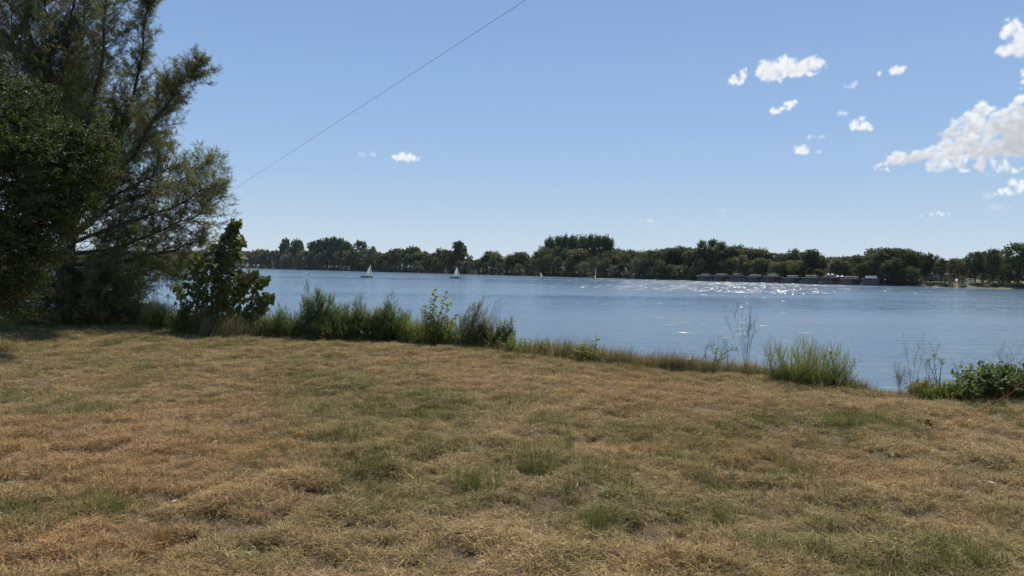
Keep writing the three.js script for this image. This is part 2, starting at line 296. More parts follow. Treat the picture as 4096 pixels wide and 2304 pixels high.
// ---------------------------------------------------------------- far shore
const shoreOff = (px) => Math.max(11.5, (1072 + 0.0275 * (px - 963)) - horizonY(px));
function shore(px, inland = 0, y) {
  const p = hit(px, horizonY(px) + shoreOff(px), 0), d = Math.hypot(p.x, p.z), k = (d + inland) / d;
  p.x *= k; p.z *= k; p.y = y === undefined ? shoreHeight(inland) : y; return p;
}
function shoreHeight(i) { return i < 0 ? i * 0.2 : i < 2 ? i * 0.25 : i < 9 ? 0.5 + (i - 2) * 0.2 : Math.min(4, 1.9 + (i - 9) * 0.012); }
{
  const ins = [-4, 0, 1, 2.2, 4, 9, 18, 30, 45, 65, 110, 250, 700, 1600], p = [], c = [], idx = [], pxs = [];
  for (let px = -900; px <= 5200; px += 40) pxs.push(px);
  for (const px of pxs) for (const i of ins) {
    const q = shore(px, i), w = smooth(3520, 3640, px), n = fbm(q.x * 0.3, q.z * 0.3, 3); p.push(q.x, q.y + (i > 0 ? (n - 0.5) * 0.3 : 0), q.z);
    const dirt = [0.045, 0.04, 0.025], sand = [0.17, 0.15, 0.11], weed = [0.07, 0.075, 0.034], lawn = [0.125, 0.125, 0.058];
    const far = i < 0.5 ? sand : i < 14 ? weed : lawn;
    for (let k = 0; k < 3; k++) c.push(mix(dirt[k], far[k], w) * (0.75 + 0.5 * n));
  }
  for (let j = 0; j < pxs.length - 1; j++) for (let i = 0; i < ins.length - 1; i++) { const a = j * ins.length + i, b = a + 1, d = a + ins.length, e = d + 1; idx.push(a, d, b, b, d, e); }
  const g = new THREE.BufferGeometry(); g.setAttribute('position', new THREE.Float32BufferAttribute(p, 3)); g.setAttribute('color', new THREE.Float32BufferAttribute(c, 3)); g.setIndex(idx); g.computeVertexNormals();
  structure('far_shore', g, new THREE.MeshStandardMaterial({ vertexColors: true, roughness: 1 }), 'low wooded bank with a sandy rim across the lake');
}

// far trees: unit-high prototypes, leaf clumps on the ends of limbs
const BARK = std(lin(0.055, 0.045, 0.035), 0.95);
function farTree(kind, seed, clumps, big = 1) {
  const R = rng(seed), L = new Leaves(), S = new Solid(), tips = [];
  const K = { round: { base: 0.2, w: 0.42, trunk: 0.022, up: 0.35 }, poplar: { base: 0.34, w: 0.30, trunk: 0.018, up: 1.0 }, willow: { base: 0.06, w: 0.42, trunk: 0.022, up: 0.5 }, shrub: { base: 0.02, w: 0.6, trunk: 0.02, up: 0.5 }, park: { base: 0.33, w: 0.36, trunk: 0.02, up: 0.4 } }[kind];
  S.tube([V(0, -0.03, 0), V(0.005, K.base * 0.6, 0.004), V(R.n() * 0.02, 0.5, R.n() * 0.02), V(R.n() * 0.03, 0.85, R.n() * 0.03)], [K.trunk * 1.3, K.trunk, K.trunk * 0.6, K.trunk * 0.15], 6);
  const n = kind === 'shrub' ? 16 : 26;
  for (let i = 0; i < n; i++) {
    const t = (i + R()) / n, y = mix(K.base, 0.93, t), rel = (y - K.base) / (1 - K.base);
    const prof = kind === 'poplar' ? Math.pow(Math.sin(Math.PI * clamp(rel * 0.86 + 0.12, 0, 1)), 1.0) : kind === 'willow' || kind === 'shrub' ? Math.sqrt(Math.max(0.02, 1 - Math.pow(rel, 2.2))) : Math.sqrt(Math.max(0.03, 1 - Math.pow(rel * 2 - 0.85, 2) * 0.78));
    const a = i * 2.4 + R.r(-0.4, 0.4), out = K.w * prof * R.r(0.35, 0.9), tip = V(Math.cos(a) * out, Math.min(0.95, y + out * K.up * R.r(0.1, 0.5)), Math.sin(a) * out);
    tips.push([tip, R.r(0.09, 0.16) * (kind === 'poplar' ? 0.75 : 1), R.r(0.78, 1.2)]);
    const from = V(0, Math.max(0.03, y - out * 0.7 - 0.06), 0); S.tube([from, from.clone().lerp(tip, 0.5).add(V(0, -0.02, 0)), tip], [K.trunk * 0.45, K.trunk * 0.28, 0.002], 4);
  }
  tips.push([V(0, 0.92, 0), 0.1, 1.1]);
  for (let i = 0; i < clumps; i++) {
    const [c, r, tone] = R.pick(tips), u = R() * 2 - 1, w = R() * 6.283, q = Math.sqrt(1 - u * u), rad = r * Math.pow(R(), 0.4) * R.r(0.75, 1.15), st = kind === 'poplar' ? 1.7 : kind === 'willow' ? 1.15 : 0.8;
    const at = V(c.x + rad * q * Math.cos(w), Math.max(0.015, c.y + rad * u * st), c.z + rad * q * Math.sin(w));
    const d = V(R.n(), R.n() + (kind === 'poplar' ? 0.9 : kind === 'willow' ? 0.2 : 0.1), R.n()), m = tone * (1 + 0.28 * R.n()), s = R.r(0.014, 0.032) * big;
    L.leaf(at, d, V(R.n(), 0.7 + R.n(), R.n()), s * 1.7, [[0, 0, 0], [0.3, R.r(0.3, 0.55), 0.1], [1, R.r(-0.1, 0.1), 0], [0.55, -R.r(0.3, 0.5), 0.12]], [m * (1 + 0.08 * R.n()), m, m * 0.95]);
  }
  return { crown: L.geo(), trunk: S.geo() };
}
const FT = {}; for (const k of ['round', 'poplar', 'willow', 'shrub', 'park']) FT[k] = [0, 1, 2].map((v) => farTree(k, 900 + v * 13 + k.length * 101, k === 'shrub' ? 700 : 2300, k === 'shrub' ? 2 : 1.15));
const FTlow = {}; for (const k of ['round', 'poplar', 'willow']) FTlow[k] = [0, 1].map((v) => farTree(k, 1700 + v * 7 + k.length, 1000, 2.1));
const TONES = { dark: leafMat(lin(0.049, 0.065, 0.021), 0.43, 0.15, 0.45), mid: leafMat(lin(0.071, 0.091, 0.027), 0.45, 0.15, 0.45), pale: leafMat(lin(0.127, 0.137, 0.071), 0.43, 0.15, 0.45), fresh: leafMat(lin(0.127, 0.153, 0.033), 0.47, 0.15, 0.45), olive: leafMat(lin(0.098, 0.097, 0.029), 0.43, 0.15, 0.45) };
const RT = rng(31);
function plantTree(kind, px, topPy, widthPx, inland, tone, label, category = 'tree', group) {
  const b = shore(px, inland), d = Math.hypot(b.x, b.z), h = Math.max(1.2, heightAt(px, topPy, d) - b.y), w = widthPx / F * d;
  const set = d > 620 && FTlow[kind] ? FTlow[kind] : FT[kind], pr = RT.pick(set), K = { round: 0.46, poplar: 0.27, willow: 0.48, shrub: 0.66, park: 0.42 }[kind];
  const g = thing(kind === 'shrub' ? 'lakeside_bush' : kind === 'poplar' ? 'poplar_tree' : kind === 'willow' ? 'willow_tree' : 'broadleaf_tree', label, category, b, RT() * 6.28, group);
  g.scale.set(w / 2 / K, h, w / 2 / K);
  part(g, 'trunk', pr.trunk, BARK); part(g, 'crown', pr.crown, TONES[tone]);
  return g;
}
const profile = [[0, 1005], [900, 1000], [1000, 1001], [1050, 995], [1100, 1003], [1250, 1005], [1400, 1006], [1480, 995], [1540, 1006], [1600, 994], [1650, 996], [1680, 1011], [1720, 1008], [1760, 998], [1800, 1000], [1860, 1015], [1900, 1029], [1940, 1024], [1970, 1013], [2000, 1026], [2030, 1023], [2080, 1011], [2120, 1026], [2150, 1000], [2200, 992], [2300, 1000], [2400, 1004], [2450, 1003], [2520, 1006], [2580, 1008], [2640, 998], [2710, 996], [2760, 1004], [2850, 990], [2900, 984], [2940, 993], [3000, 996], [3050, 1010], [3085, 1020], [3130, 1007], [3200, 1004], [3250, 1009], [3290, 1024], [3380, 1019], [3460, 1019], [3500, 1004], [3560, 996], [3620, 1004], [3680, 1012]];
const topAt = (px) => { let k = 0; while (k < profile.length - 2 && profile[k + 1][0] < px) k++; return mix(profile[k][1], profile[k + 1][1], clamp((px - profile[k][0]) / (profile[k + 1][0] - profile[k][0]), 0, 1)); };
{
  const where = (px) => px < 1115 ? 'at the left end of the far wood' : px < 1410 ? 'below the flat-topped poplar row' : px < 1800 ? 'right of the dark round crown' : px < 2130 ? 'in the low dip of the far wood' : px < 2450 ? 'under the high middle poplars' : px < 2770 ? 'between the high poplars and the houseboats' : px < 3540 ? 'behind the row of houseboats' : 'just right of the houseboats';
  const HUE = { dark: 'dark green', mid: 'mid green', olive: 'olive green', pale: 'pale grey-green' }, GW = 'trees of the wood on the far shore', GF = 'waterside willows below the far wood';
  for (let px = 40; px < 3640; px += RT.r(17, 29)) {        // the wood behind
    const t = topAt(px) + (px < 1260 ? RT.r(-1, 6) : RT.r(-7, 15)), wy = horizonY(px) + shoreOff(px);
    const tone = RT.pick(['dark', 'dark', 'mid', 'olive']); plantTree(RT.pick(px < 1260 ? ['round', 'willow'] : ['round', 'round', 'willow', 'poplar']), px, t, (wy - t) * RT.r(0.6, 1.15), RT.r(14, 34), tone, HUE[tone] + ' tree ' + where(px), 'tree', GW);
  }
  for (let px = 3655; px < 4700; px += RT.r(26, 44)) plantTree('willow', px, (px > 3940 ? 1020 : 1048) + RT.r(-8, 14), RT.r(80, 120), RT.r(70, 110), 'dark', 'dark tree in the backdrop behind the far lawn', 'tree', 'trees behind the far lawn');
  for (let px = 3935; px < 4300; px += RT.r(24, 36)) plantTree('shrub', px, 1096 + RT.r(-8, 10), RT.r(46, 70), RT.r(16, 30), 'dark', 'dark thicket bush under the right-hand trees', 'bush', 'thicket under the right-hand trees');
  for (let px = 60; px < 3700; px += RT.r(22, 40)) {        // the fringe at the water
    const wy = horizonY(px) + shoreOff(px), t = mix(wy, topAt(px), RT.r(0.42, 0.8));
    const boats = px > 2770 && px < 3540;
    const tone = RT.pick(['pale', 'mid', 'olive', 'mid', 'dark']); plantTree('willow', px, t, (wy - t) * RT.r(0.75, 1.15), boats ? RT.r(7, 11) : RT.r(1.5, 5), tone, HUE[tone] + ' low willow at the water ' + where(px), 'tree', GF);
  }
  for (let px = 30; px < 3600; px += RT.r(16, 27)) {        // undergrowth that hangs over the water
    const wy = horizonY(px) + shoreOff(px);
    const tone = RT.pick(['dark', 'dark', 'mid']); plantTree('shrub', px, wy - RT.r(9, 20), RT.r(22, 36), 0.6 + RT() * 0.8 + (px > 2770 && px < 3540 ? 5 : 0), tone, HUE[tone] + ' bush over the waterline ' + where(px), 'bush', 'bushes at the foot of the far wood');
  }
  const P = (...a) => plantTree(...a);
  P('poplar', 1142, 964, 50, 40, 'dark', 'left tree of the pair of tall poplars rising above the far wood'); P('poplar', 1188, 966, 54, 42, 'dark', 'right tree of the pair of tall poplars rising above the far wood');
  for (const [x, t] of [[1252, 976], [1280, 968], [1306, 960], [1334, 957], [1360, 962], [1384, 973]]) P('poplar', x, t, 46, 40, 'dark', 'poplar in the long flat-topped row above the far wood', 'tree', 'row of tall poplars above the far wood');
  P('round', 1440, 964, 84, 36, 'dark', 'dark round tree crown standing over the far wood right of the poplar row'); P('willow', 1490, 989, 72, 12, 'pale', 'pale grey willow in front of the dark round crown');
  P('poplar', 1836, 975, 56, 22, 'dark', 'pointed tree standing alone above the low middle of the far wood'); P('round', 1785, 999, 60, 20, 'mid', 'rounded tree just left of the lone pointed tree');
  P('willow', 1972, 1012, 54, 5, 'pale', 'silvery willow with a domed top in the dip of the far wood'); P('round', 2030, 1024, 48, 8, 'fresh', 'yellow-green round tree in the dip of the far wood'); P('round', 2085, 1010, 56, 24, 'dark', 'dark tree closing the right end of the dip in the wood');
  P('willow', 2170, 985, 70, 8, 'pale', 'grey-leaved willow under the left end of the tall poplar group'); P('poplar', 2196, 956, 46, 26, 'dark', 'leftmost of the tall poplars in the middle of the far wood');
  for (const [x, t] of [[2232, 954], [2262, 949], [2292, 951]]) P('poplar', x, t, 52, 30, 'dark', 'tall dark poplar in the left half of the high middle group', 'tree', 'left half of the high poplar group');
  for (const [x, t] of [[2330, 951], [2360, 947], [2390, 948], [2418, 950], [2436, 962]]) P('poplar', x, t, 50, 30, 'dark', 'tall dark poplar in the right half of the high middle group', 'tree', 'right half of the high poplar group');
  P('park', 2808, 962, 62, 14, 'dark', 'left stem of the tall open-crowned tree left of the houseboats'); P('park', 2846, 957, 74, 16, 'dark', 'tall open-crowned tree rising behind the first houseboats'); P('poplar', 2886, 976, 40, 14, 'mid', 'narrow tree at the right flank of the tall open-crowned tree');
  P('round', 2985, 1048, 58, 7, 'fresh', 'light green round tree right behind the third houseboat'); P('round', 3182, 1040, 86, 7, 'fresh', 'broad yellow-green tree behind the sixth houseboat'); P('willow', 3345, 1034, 96, 8, 'pale', 'wide grey willow behind the houseboat with two white domes'); P('willow', 3480, 1062, 60, 8, 'pale', 'small grey willow behind the last houseboat');
  P('round', 3545, 990, 150, 14, 'mid', 'large domed tree just right of the houseboats'); P('round', 3600, 1000, 90, 10, 'dark', 'dark tree filling the right side of the large dome'); P('round', 3650, 1002, 80, 12, 'mid', 'tree between the large dome and the open lawn');
  P('park', 3700, 1018, 56, 12, 'mid', 'slim tree left of the grey house on the lawn'); P('park', 3722, 1015, 62, 12, 'dark', 'airy tree in front of the grey house, left one'); P('park', 3765, 1033, 46, 8, 'dark', 'small thin tree standing right before the grey house'); P('shrub', 3668, 1090, 46, 9, 'pale', 'pale bush at the left end of the lawn', 'bush');
  P('park', 3812, 1034, 70, 26, 'olive', 'spreading tree to the right of the grey house'); P('park', 3850, 1032, 60, 34, 'mid', 'tree behind the white board on the lawn');
  P('park', 3900, 1008, 76, 14, 'dark', 'tall tree at the left of the right-hand group'); P('park', 3930, 1006, 60, 22, 'mid', 'second tall tree of the right-hand group'); P('park', 3972, 996, 60, 12, 'dark', 'dark pointed tree of the right-hand group'); P('round', 4010, 998, 70, 30, 'olive', 'lighter tree behind the dark pointed one'); P('park', 4070, 972, 110, 12, 'mid', 'tallest tree at the right edge of the picture'); P('park', 4150, 962, 120, 16, 'dark', 'tree beyond the right edge group'); P('round', 4040, 1030, 80, 22, 'dark', 'dense dark tree under the tallest one'); P('round', 4260, 985, 140, 20, 'mid', 'outermost tree of the far shore to the right'); P('round', 3960, 1050, 80, 34, 'dark', 'shadowy tree behind the trunks of the right-hand group'); P('round', 3880, 1050, 60, 44, 'dark', 'dense tree at the back of the lawn'); P('round', 4380, 990, 150, 25, 'dark', 'far tree well to the right of the lawn');
  P('shrub', 3783, 1108, 40, 3, 'pale', 'grey shrub at the water under the small thin tree', 'bush'); P('shrub', 3806, 1112, 32, 2.6, 'pale', 'second grey shrub at the water left of the white board', 'bush'); P('willow', 3848, 1104, 34, 3, 'olive', 'tall green shrub right of the white board', 'bush'); P('shrub', 4018, 1104, 34, 9, 'mid', 'clipped round bush between the right-hand trunks', 'bush'); P('shrub', 3720, 1135, 60, 3, 'olive', 'low weeds on the bank below the lawn', 'bush');
  for (let k = 0; k < 12; k++) { const x = 3910 + k * 22 + RT.r(-6, 6); P('shrub', x, horizonY(x) + shoreOff(x) - RT.r(14, 24), RT.r(30, 46), 3.2 + RT() * 2, RT.pick(['dark', 'mid', 'mid']), 'low bush in the hedge along the right-hand shore', 'bush', 'hedge bushes on the right-hand shore'); }
}
console.log('far trees');

// ---------------------------------------------------------------- houseboats
const box = (w, h, d, x = 0, y = 0, z = 0) => new THREE.BoxGeometry(w, h, d).translate(x, y + h / 2, z);
const faceCamera = (p) => Math.atan2(-p.x, -p.z);
const MAT = {
  fascia: std(lin(0.17, 0.165, 0.155), 0.7), wallGrey: std(lin(0.10, 0.10, 0.10), 0.8), wallDark: std(lin(0.035, 0.035, 0.04), 0.8), wallRed: std(lin(0.11, 0.032, 0.024), 0.8), frame: std(lin(0.3, 0.3, 0.3), 0.6),
  glass: std(lin(0.03, 0.04, 0.045), 0.08), float: std(lin(0.05, 0.05, 0.05), 0.9), deck: std(lin(0.16, 0.13, 0.10), 0.9), rail: std(lin(0.14, 0.14, 0.14), 0.5), cream: std(lin(0.75, 0.70, 0.58), 0.8), white: std(lin(0.78, 0.78, 0.76), 0.6),
  wood: std(lin(0.14, 0.10, 0.07), 0.9), roof: std(lin(0.10, 0.10, 0.11), 0.85), plaster: std(lin(0.26, 0.26, 0.25), 0.85), carDark: new THREE.MeshPhysicalMaterial({ color: lin(0.012, 0.013, 0.018), roughness: 0.4, clearcoat: 1, clearcoatRoughness: 0.05 }),
  carWhite: new THREE.MeshPhysicalMaterial({ color: lin(0.75, 0.75, 0.74), roughness: 0.4, clearcoat: 1, clearcoatRoughness: 0.05 }), tyre: std(lin(0.02, 0.02, 0.02), 0.9), sail: new THREE.MeshPhysicalMaterial({ color: lin(0.55, 0.545, 0.52), roughness: 1, transmission: 0.4, thickness: 0, side: THREE.DoubleSide }),
  sailRed: new THREE.MeshPhysicalMaterial({ color: lin(0.55, 0.08, 0.07), roughness: 1, transmission: 0.4, thickness: 0, side: THREE.DoubleSide }), hullDark: std(lin(0.035, 0.04, 0.05), 0.35), hullWhite: std(lin(0.6, 0.6, 0.58), 0.4), spar: std(lin(0.2, 0.2, 0.2), 0.4), cloth: std(lin(0.03, 0.035, 0.05), 0.9), skin: std(lin(0.35, 0.2, 0.14), 0.7), black: std(lin(0.012, 0.012, 0.013), 0.5),
};
const HB = [
  [2816, 58, 'first houseboat from the left, with a dark red right wall', 'wallGrey', 'wallRed', 1], [2880, 60, 'second houseboat from the left in the row, grey walls', 'wallGrey', 'wallDark', 2], [2946, 60, 'third houseboat from the left, below the light green round tree', 'wallGrey', 'wallGrey', 3],
  [3015, 61, 'fourth houseboat from the left, long rail along its roof', 'wallDark', 'wallDark', 2], [3086, 61, 'fifth houseboat from the left, with a box-like hut on its roof', 'wallDark', 'wallRed', 4], [3164, 60, 'sixth houseboat from the left, beside the yellowish bush', 'wallGrey', 'wallDark', 2],
  [3239, 61, 'seventh houseboat from the left, with a full-width roof rail', 'wallGrey', 'wallGrey', 2], [3317, 61, 'eighth houseboat from the left, with two white domes on the roof', 'wallDark', 'wallRed', 5], [3396, 65, 'ninth houseboat from the left, with a white screened roof terrace', 'wallGrey', 'wallDark', 6], [3483, 58, 'last houseboat at the right end, with a bright cream roof screen', 'wallDark', 'wallGrey', 7],
];
HB.forEach(([px, wpx, label, m1, m2, roof], n) => {
  const p = shore(px, -4.5, 0), d = Math.hypot(p.x, p.z), W = wpx * 0.93 / F * d, hw = W / 2, D = 5, H = 2.2 + 0.35 * ((n * 7) % 5 - 2) / 2.5;
  const g = thing('houseboat', label, 'houseboat', p, faceCamera(p) - 0.12, 'houseboats moored along the far shore');
  part(g, 'pontoon', box(W * 0.98, 0.55, D + 1.4, 0, -0.2, 0.4), MAT.float);
  part(g, 'deck', box(W * 1.0, 0.08, D + 1.6, 0, 0.36, 0.4), MAT.deck);
  part(g, 'wall', box(W * 0.46, H, D, -W * 0.19, 0.44, -0.3), MAT[m1]);
  part(g, 'wall', box(W * 0.3, H, D, W * 0.34, 0.44, -0.3), MAT[m2]);
  part(g, 'wall', box(W * 0.15, H, D - 0.3, W * 0.115, 0.44, -0.4), MAT.wallDark);
  for (let k = 0; k < 4; k++) { const w = part(g, 'window', box(W * 0.082, H * 0.72, 0.05, -W * 0.36 + k * W * 0.1, 0.62, D / 2 - 0.27), MAT.frame); part(w, 'pane', box(W * 0.062, H * 0.64, 0.04, -W * 0.36 + k * W * 0.1, 0.71, D / 2 - 0.245), MAT.glass); }
  for (let k = 0; k < 3; k++) { const w = part(g, 'window', box(W * 0.045, H * 0.88, 0.05, W * 0.065 + k * W * 0.05, 0.52, D / 2 - 0.52), MAT.frame); part(w, 'pane', box(W * 0.03, H * 0.8, 0.04, W * 0.065 + k * W * 0.05, 0.6, D / 2 - 0.495), MAT.glass); }
  part(g, 'roof', box(W * 1.02, 0.28, D + 1.1, -W * 0.02, 0.44 + H, 0.1), MAT.fascia);
  const y0 = 0.72 + H, x0 = roof === 3 || roof === 1 ? -0.2 : -0.24, x1 = roof === 3 ? 0.27 : 0.49, rails = new Solid();
  if (roof !== 7) {
    for (const q of [D / 2 + 0.4, -D / 2]) { rails.tube([V(x0 * W, y0 + 0.95, q), V(x1 * W, y0 + 0.95, q)], 0.045, 4); rails.tube([V(x0 * W, y0 + 0.5, q), V(x1 * W, y0 + 0.5, q)], 0.025, 4); for (let k = 0; k <= 6; k++) { const x = mix(x0, x1, k / 6) * W; rails.tube([V(x, y0 - 0.02, q), V(x, y0 + 0.95, q)], 0.03, 4); } }
    part(g, 'roof_railing', rails.geo(), MAT.rail);
  }
  if (roof === 1) part(g, 'roof_cabinet', box(W * 0.24, 0.9, 1.6, -W * 0.02, y0, 0), MAT.fascia);
  if (roof === 4) { part(g, 'roof_hut', box(W * 0.3, 1.7, 2.2, W * 0.12, y0, -0.5), MAT.plaster); }
  if (roof === 5) for (const x of [-0.06, 0.17]) part(g, 'dome', new THREE.SphereGeometry(0.62, 14, 8, 0, 6.283, 0, 1.57).translate(x * W, y0 + 1.05, 0), MAT.white), part(g, 'dome_post', new THREE.CylinderGeometry(0.05, 0.05, 1.1, 8).translate(x * W, y0 + 0.5, 0), MAT.rail);
  if (roof === 5 || roof === 6) for (let k = 0; k < 5; k++) part(g, 'roof_screen', box(W * 0.1, 0.85, 0.04, (-0.12 + k * 0.12) * W, y0 + 0.02, D / 2 + 0.3), k % 2 ? MAT.rail : MAT.plaster);
  if (roof === 7) { part(g, 'roof_screen', box(W * 0.68, 0.95, 2.6, W * 0.02, y0, 0), MAT.cream); part(g, 'screen_cap', box(W * 0.7, 0.08, 2.8, W * 0.02, y0 + 0.95, 0), MAT.white); }
  if (n > 0) { const q = shore(px - wpx * 0.62, -4, 0), s = thing('deck_locker', ['', 'pale deck locker between the first two houseboats', 'pale deck locker between second and third houseboat', 'pale deck locker between third and fourth houseboat', 'pale deck locker between fourth and fifth houseboat', 'pale deck locker left of the sixth houseboat', 'pale deck locker between sixth and seventh houseboat', 'pale deck locker left of the two-domed houseboat', 'pale deck locker right of the two-domed houseboat', 'pale deck locker left of the last houseboat'][n], 'locker', q, faceCamera(q), 'lockers on the jetties between houseboats'); part(s, 'jetty_float', box(1.3, 0.5, 3, 0, -0.15, 0), MAT.float); part(s, 'cabinet', box(0.8, 1.15, 0.8, 0, 0.35, 0.6), MAT.plaster); part(s, 'lid', box(0.88, 0.08, 0.88, 0, 1.5, 0.6), MAT.fascia); }
});
{ // parasols, jetty end, lamp post, yellowish bush
  const para = (px, label) => { const p = shore(px, -4.2, 0), g = thing('parasol', label, 'parasol', p, 0, 'white parasols between houseboats'); part(g, 'base', box(0.8, 0.5, 0.8, 0, -0.1, 0), MAT.float); part(g, 'pole', new THREE.CylinderGeometry(0.04, 0.04, 3.6, 8).translate(0, 2.1, 0), MAT.rail); part(g, 'canopy', new THREE.ConeGeometry(0.75, 0.75, 10, 1).translate(0, 3.9, 0), MAT.white); };
  para(3350, 'folded white parasol right of the two-domed houseboat'); para(3367, 'white parasol left of the ninth houseboat');
  const j = shore(3532, -4, 0), g = thing('jetty', 'low wooden jetty right of the last houseboat', 'jetty', j, faceCamera(j)); for (let k = 0; k < 8; k++) part(g, 'plank', box(0.36, 0.08, 2.2, -1.5 + k * 0.4, 0.4, 0), MAT.wood); for (const x of [-1.4, 1.4]) part(g, 'post', new THREE.CylinderGeometry(0.1, 0.1, 1.4, 8).translate(x, -0.1, 0.9), MAT.wood);
  const l = shore(3540, -3.2, 0), lp = thing('lamp_post', 'short post with a white ball on the jetty end', 'lamp post', l); part(lp, 'post', new THREE.CylinderGeometry(0.09, 0.12, 2.6, 8).translate(0, 1.2, 0), MAT.wallGrey); part(lp, 'globe', new THREE.SphereGeometry(0.24, 12, 8).translate(0, 2.65, 0), MAT.white);
  plantTree('shrub', 3124, 1108, 24, 0.8, 'olive', 'yellowish bush between the fifth and sixth houseboats', 'bush');
  const j2 = shore(2324, -2, 0), g2 = thing('jetty', 'thin grey landing stage under the far wood near the red-banded sail', 'jetty', j2, faceCamera(j2)); for (let k = 0; k < 6; k++) part(g2, 'plank', box(0.42, 0.07, 1.4, -1.15 + k * 0.46, 0.5, 0), MAT.fascia); for (const x of [-1.1, 1.1]) part(g2, 'post', new THREE.CylinderGeometry(0.07, 0.07, 1.4, 8).translate(x, 0, 0), MAT.wood);
}
// ---------------------------------------------------------------- house, cars and board on the far lawn
{
  const p = shore(3765, 34), d = Math.hypot(p.x, p.z), W = 92 / F * d, y = p.y - 0.1, g = thing('house', 'grey gabled house behind thin trees on the far lawn', 'house', V(p.x, y, p.z), faceCamera(p) + 0.25);
  const eave = heightAt(3765, 1098, d) - y, ridge = heightAt(3765, 1068, d) - y, D = 8;
  part(g, 'wall', box(W, eave, D), MAT.plaster);
  const prism = new THREE.BufferGeometry(), o = 0.5, a = [[-W / 2 - o, eave, D / 2 + o], [W / 2 + o, eave, D / 2 + o], [W / 2 + o, eave, -D / 2 - o], [-W / 2 - o, eave, -D / 2 - o], [-W / 2 - o, ridge, 0], [W / 2 + o, ridge, 0]], T = [[0, 1, 5], [0, 5, 4], [2, 3, 4], [2, 4, 5], [1, 2, 5], [3, 0, 4], [0, 2, 1], [0, 3, 2]];
  prism.setAttribute('position', new THREE.Float32BufferAttribute(T.flat().flatMap((i) => a[i]), 3)); part(g, 'roof', prism, MAT.roof);
  const gable = new THREE.BufferGeometry(), gw = W * 0.22; gable.setAttribute('position', new THREE.Float32BufferAttribute([-gw - W * 0.2, 0, D / 2 + 0.9, gw - W * 0.2, 0, D / 2 + 0.9, gw - W * 0.2, eave, D / 2 + 0.9, -gw - W * 0.2, 0, D / 2 + 0.9, gw - W * 0.2, eave, D / 2 + 0.9, -gw - W * 0.2, eave, D / 2 + 0.9, -gw - W * 0.2, eave, D / 2 + 0.9, gw - W * 0.2, eave, D / 2 + 0.9, -W * 0.2, ridge - 0.3, D / 2 + 0.9], 3));
  part(g, 'gable_wall', gable, MAT.plaster); part(g, 'gable_side', box(gw * 1.98, eave, 0.86, -W * 0.2, 0, D / 2 + 0.44), MAT.plaster);
  for (const [x, z] of [[-0.3, 0.93], [-0.1, 0.93], [0.15, 0.03], [0.34, 0.03]]) { const w = part(g, 'window', box(1.1, 1.2, 0.06, x * W, eave * 0.3, D / 2 + z), MAT.frame); part(w, 'pane', box(0.94, 1.04, 0.05, x * W, eave * 0.3 + 0.08, D / 2 + z + 0.02), MAT.glass); }
  part(g, 'door', box(1.0, 2.1, 0.08, 0.06 * W, 0.02, D / 2 + 0.03), MAT.black);
  const car = (px, inland, label, mat, turn) => {
    const q = shore(px, inland), c = thing('parked_car', label, 'car', q, faceCamera(q) + turn, 'cars parked on the far lawn');
    const s = new THREE.Shape(); s.moveTo(-2.15, 0.25); s.lineTo(-2.2, 0.7); s.quadraticCurveTo(-1.9, 0.92, -1.1, 0.95); s.quadraticCurveTo(-0.6, 1.45, 0.1, 1.47); s.quadraticCurveTo(1.1, 1.46, 1.6, 0.98); s.quadraticCurveTo(2.1, 0.92, 2.15, 0.7); s.lineTo(2.1, 0.25); s.lineTo(-2.15, 0.25);
    part(c, 'body', new THREE.ExtrudeGeometry(s, { depth: 1.6, bevelEnabled: true, bevelSize: 0.05, bevelThickness: 0.06, bevelSegments: 2 }).translate(0, 0, -0.8), mat);
    const w = new THREE.Shape(); w.moveTo(-0.95, 0.98); w.quadraticCurveTo(-0.5, 1.38, 0.1, 1.4); w.quadraticCurveTo(0.9, 1.39, 1.4, 1.0); w.lineTo(-0.95, 0.98); part(c, 'side_window', new THREE.ExtrudeGeometry(w, { depth: 0.02, bevelEnabled: false }).translate(0, 0, 0.865), MAT.glass);
    for (const [x, z] of [[-1.35, 0.72], [1.35, 0.72], [-1.35, -0.72], [1.35, -0.72]]) { const t = part(c, 'wheel', new THREE.CylinderGeometry(0.33, 0.33, 0.24, 16).rotateX(Math.PI / 2).translate(x, 0.33, z), MAT.tyre); part(t, 'rim', new THREE.CylinderGeometry(0.2, 0.2, 0.26, 10).rotateX(Math.PI / 2).translate(x, 0.33, z), MAT.rail); }
  };
  car(3703, 22, 'dark car parked left in front of the grey house', MAT.carDark, 0.1); car(3746, 21, 'dark car parked beneath the grey house\'s door', MAT.carDark, -0.15); car(3874, 24, 'white car parked among the trees right of the white board', MAT.carWhite, 0.2);
  const b = shore(3825, 12), s = thing('board', 'upright white board on the lawn between two shrubs', 'board', b, faceCamera(b)); part(s, 'panel', new THREE.BoxGeometry(0.75, 1.35, 0.08).rotateX(-0.75).translate(0, 1.0, 0), MAT.white); for (const x of [-0.25, 0.25]) part(s, 'leg', box(0.07, 0.75, 0.07, x, -0.1, 0), MAT.wood);
}
